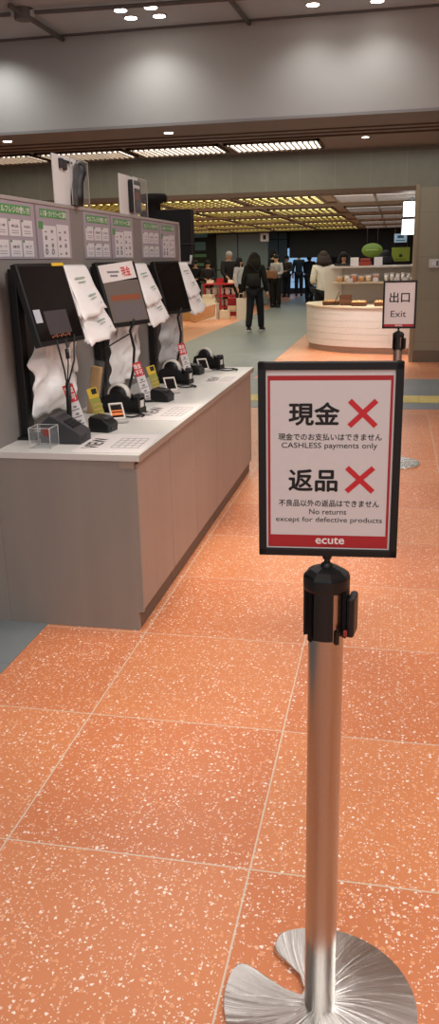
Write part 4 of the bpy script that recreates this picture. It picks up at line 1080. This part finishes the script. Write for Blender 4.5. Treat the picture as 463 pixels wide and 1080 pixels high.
    if long:
        hb.ball(hc+Vector((0, .05*k, -.10*k)), (.12*k, .085*k, .14*k)); hb.ball(hc+Vector((0, .06*k, -.06*k-.13*long*k)), (.15*k, .09*k, .12*k+.06*long*k))
        for e in (-1, 1): hb.ball(hc+Vector((e*.095*k, .01*k, -.09*k)), (.045*k, .07*k, .15*k))
        for q in range(14):
            a = q/13*PI; hb.tube([hc+Vector((.11*k*math.cos(a), .06*k+.05*k*math.sin(a), -.02*k)), hc+Vector((.14*k*math.cos(a), .07*k+.07*k*math.sin(a), -.12*k)), hc+Vector((.13*k*math.cos(a+.1), .06*k+.075*k*math.sin(a), -.26*k*max(.6, long)))], [.02*k, .03*k, .015*k], 6)
    hb.build('hair', hm, t)
    return t
p = person((-2.98, 18.25, 0), R(172), 1.64, 'person with long wavy black hair walking away in a black jacket and navy trousers', (8, 8, 10), (13, 15, 26), (40, 38, 40), (12, 8, 9), 1.0, 'down', .7, soles=True)
p = person((-5.05, 25.9, 0), R(30), 1.76, 'grey haired person in a dark jacket bending over the red table', (40, 38, 40), (30, 30, 34), hair=(188, 184, 178), arms='reach', lean=.15)
person((-4.18, 23.0, 0), R(75), 1.56, 'person with white sleeves standing behind the walker with long hair', (190, 190, 194), (22, 22, 26), hair=(20, 16, 18), long=.4, arms='down')
person((-4.05, 28.6, 0), R(120), 1.78, 'person in a black coat with short black hair beyond the walker', (22, 22, 30), (20, 20, 26), arms='down')
p = person((-3.80, 27.7, 0), R(-30), 1.64, 'person in a light grey shirt and black trousers carrying a tan bag', (176, 174, 180), (14, 14, 18), arms='front')
person((-4.45, 35.6, 0), R(-20), 1.64, 'person in a brown jacket left of the blue lit screen', (82, 70, 60), (40, 38, 40), arms='front')
person((-4.06, 36.6, 0), R(10), 1.74, 'person in dark green before the blue lit screen', (42, 56, 58), (44, 44, 50))
person((-3.06, 31.0, 0), R(150), 1.66, 'person in a slate blue jacket beside the pram', (44, 56, 76), (24, 26, 32), arms='front')
person((-2.72, 31.8, 0), R(170), 1.62, 'person in pale grey half hidden behind the slate blue jacket', (170, 172, 178), (40, 40, 46))
p = person((-1.40, 17.0, 0), R(200), 1.62, 'person in a loose cream jumper behind the left end of the food counter', (226, 216, 192), (18, 18, 20), hair=(52, 38, 32), long=.15, arms='front')
person((-1.22, 20.5, 0), R(15), 1.62, 'person with dark hair behind the cream jumper', (30, 28, 32), (26, 26, 30), long=.2)
person((-.20, 16.35, 0), R(190), 1.60, 'person with black bobbed hair facing away behind the food counter', (30, 28, 30), (24, 24, 26), long=.3, arms='front')
person((.34, 15.95, 0), R(40), 1.64, 'staff person in white leaning over the right of the food counter', (214, 208, 206), (60, 58, 60), hair=(78, 52, 38), arms='reach', lean=.35)
person((-6.2, 26.4, 0), R(0), 1.52, 'person in black behind the red table, farther left of two', (22, 22, 26), (24, 24, 28), arms='front')
person((-5.75, 26.2, 0), R(10), 1.50, 'person in a grey top behind the red table, right of two', (48, 46, 52), (24, 24, 28), arms='front')
# things people carry or push
t = thing('tan_handbag', 'tan handbag held by the person in the light grey shirt', 'handbag', (-3.92, 27.42, .93))
MB().box(-.19, .19, -.06, .06, 0, .24, bev=.03).build('bag', mat('tan_leather', (136, 96, 68), .6), t)
MB().tube([(-.1, 0, .22), (-.09, 0, .36), (.09, 0, .36), (.1, 0, .22)], .012, 6).build('handle', mat('tan_leather', (136, 96, 68), .6), t)
t = thing('tote_bag', 'beige paper tote on the floor beside the walker with long hair', 'tote bag', (-3.92, 22.0, 0))
MB().prism([(-.15, -.08), (.15, -.08), (.15, .08), (-.15, .08)], 0, .56).build('bag', mat('beige_paper', (206, 196, 182), .6), t)
MB().tube([(-.08, -.08, .56), (-.07, -.08, .68), (.07, -.08, .68), (.08, -.08, .56)], .01, 6).build('handle', mat('beige_paper', (206, 196, 182), .6), t)
t = thing('shoulder_bag', 'black shoulder bag on the back of the walker with long hair', 'shoulder bag', (-2.98, 18.06, .95))
def sb(u, v): return ((u-.5)*.30*(1-.15*abs(v-.5)), -.02-.05*math.sin(PI*u)*math.sin(PI*v), .02+.26*v)
MB().sheet(sb, 8, 8, .03).build('bag', mat('black_canvas', (22, 20, 24), .8), t)
MB().tube([(.14, -.01, .26), (.05, .0, .36), (-.06, .03, .47), (-.12, .10, .50)], .012, 6).build('strap', mat('black_canvas', (22, 20, 24), .8), t)
t = thing('pram', 'dark blue pram parked near the left end of the food counter', 'pram', (-2.55, 29.0, 0), R(30))
MB().sheet(lambda u, v: (.22*math.cos(PI*u), -.1+.32*v, .75+.28*math.sin(PI*u)), 12, 4, .02).build('hood', mat('navy_cloth', (34, 40, 58), .8), t)
MB().box(-.2, .2, -.3, .3, .42, .62, bev=.06).build('seat', mat('slate_cloth', (70, 80, 98), .8), t)
b = MB(); b.tube([(-.2, -.3, .15), (-.2, .3, .6), (-.2, .5, 1.0), (.2, .5, 1.0), (.2, .3, .6), (.2, -.3, .15)], .015, 6); b.tube([(-.2, .35, .15), (-.2, 0, .5)], .015, 6); b.tube([(.2, .35, .15), (.2, 0, .5)], .015, 6)
b.build('frame', dkgrey, t)
for sx in (-.22, .22):
    for sy in (-.3, .35):
        MB().lathe([(.05, -.02), (.13, -.02), (.14, 0), (.13, .02), (.05, .02)], 20, 0, Matrix.Translation((sx, sy, .14)) @ Matrix.Rotation(PI/2, 4, 'Y')).build('wheel', black, t)
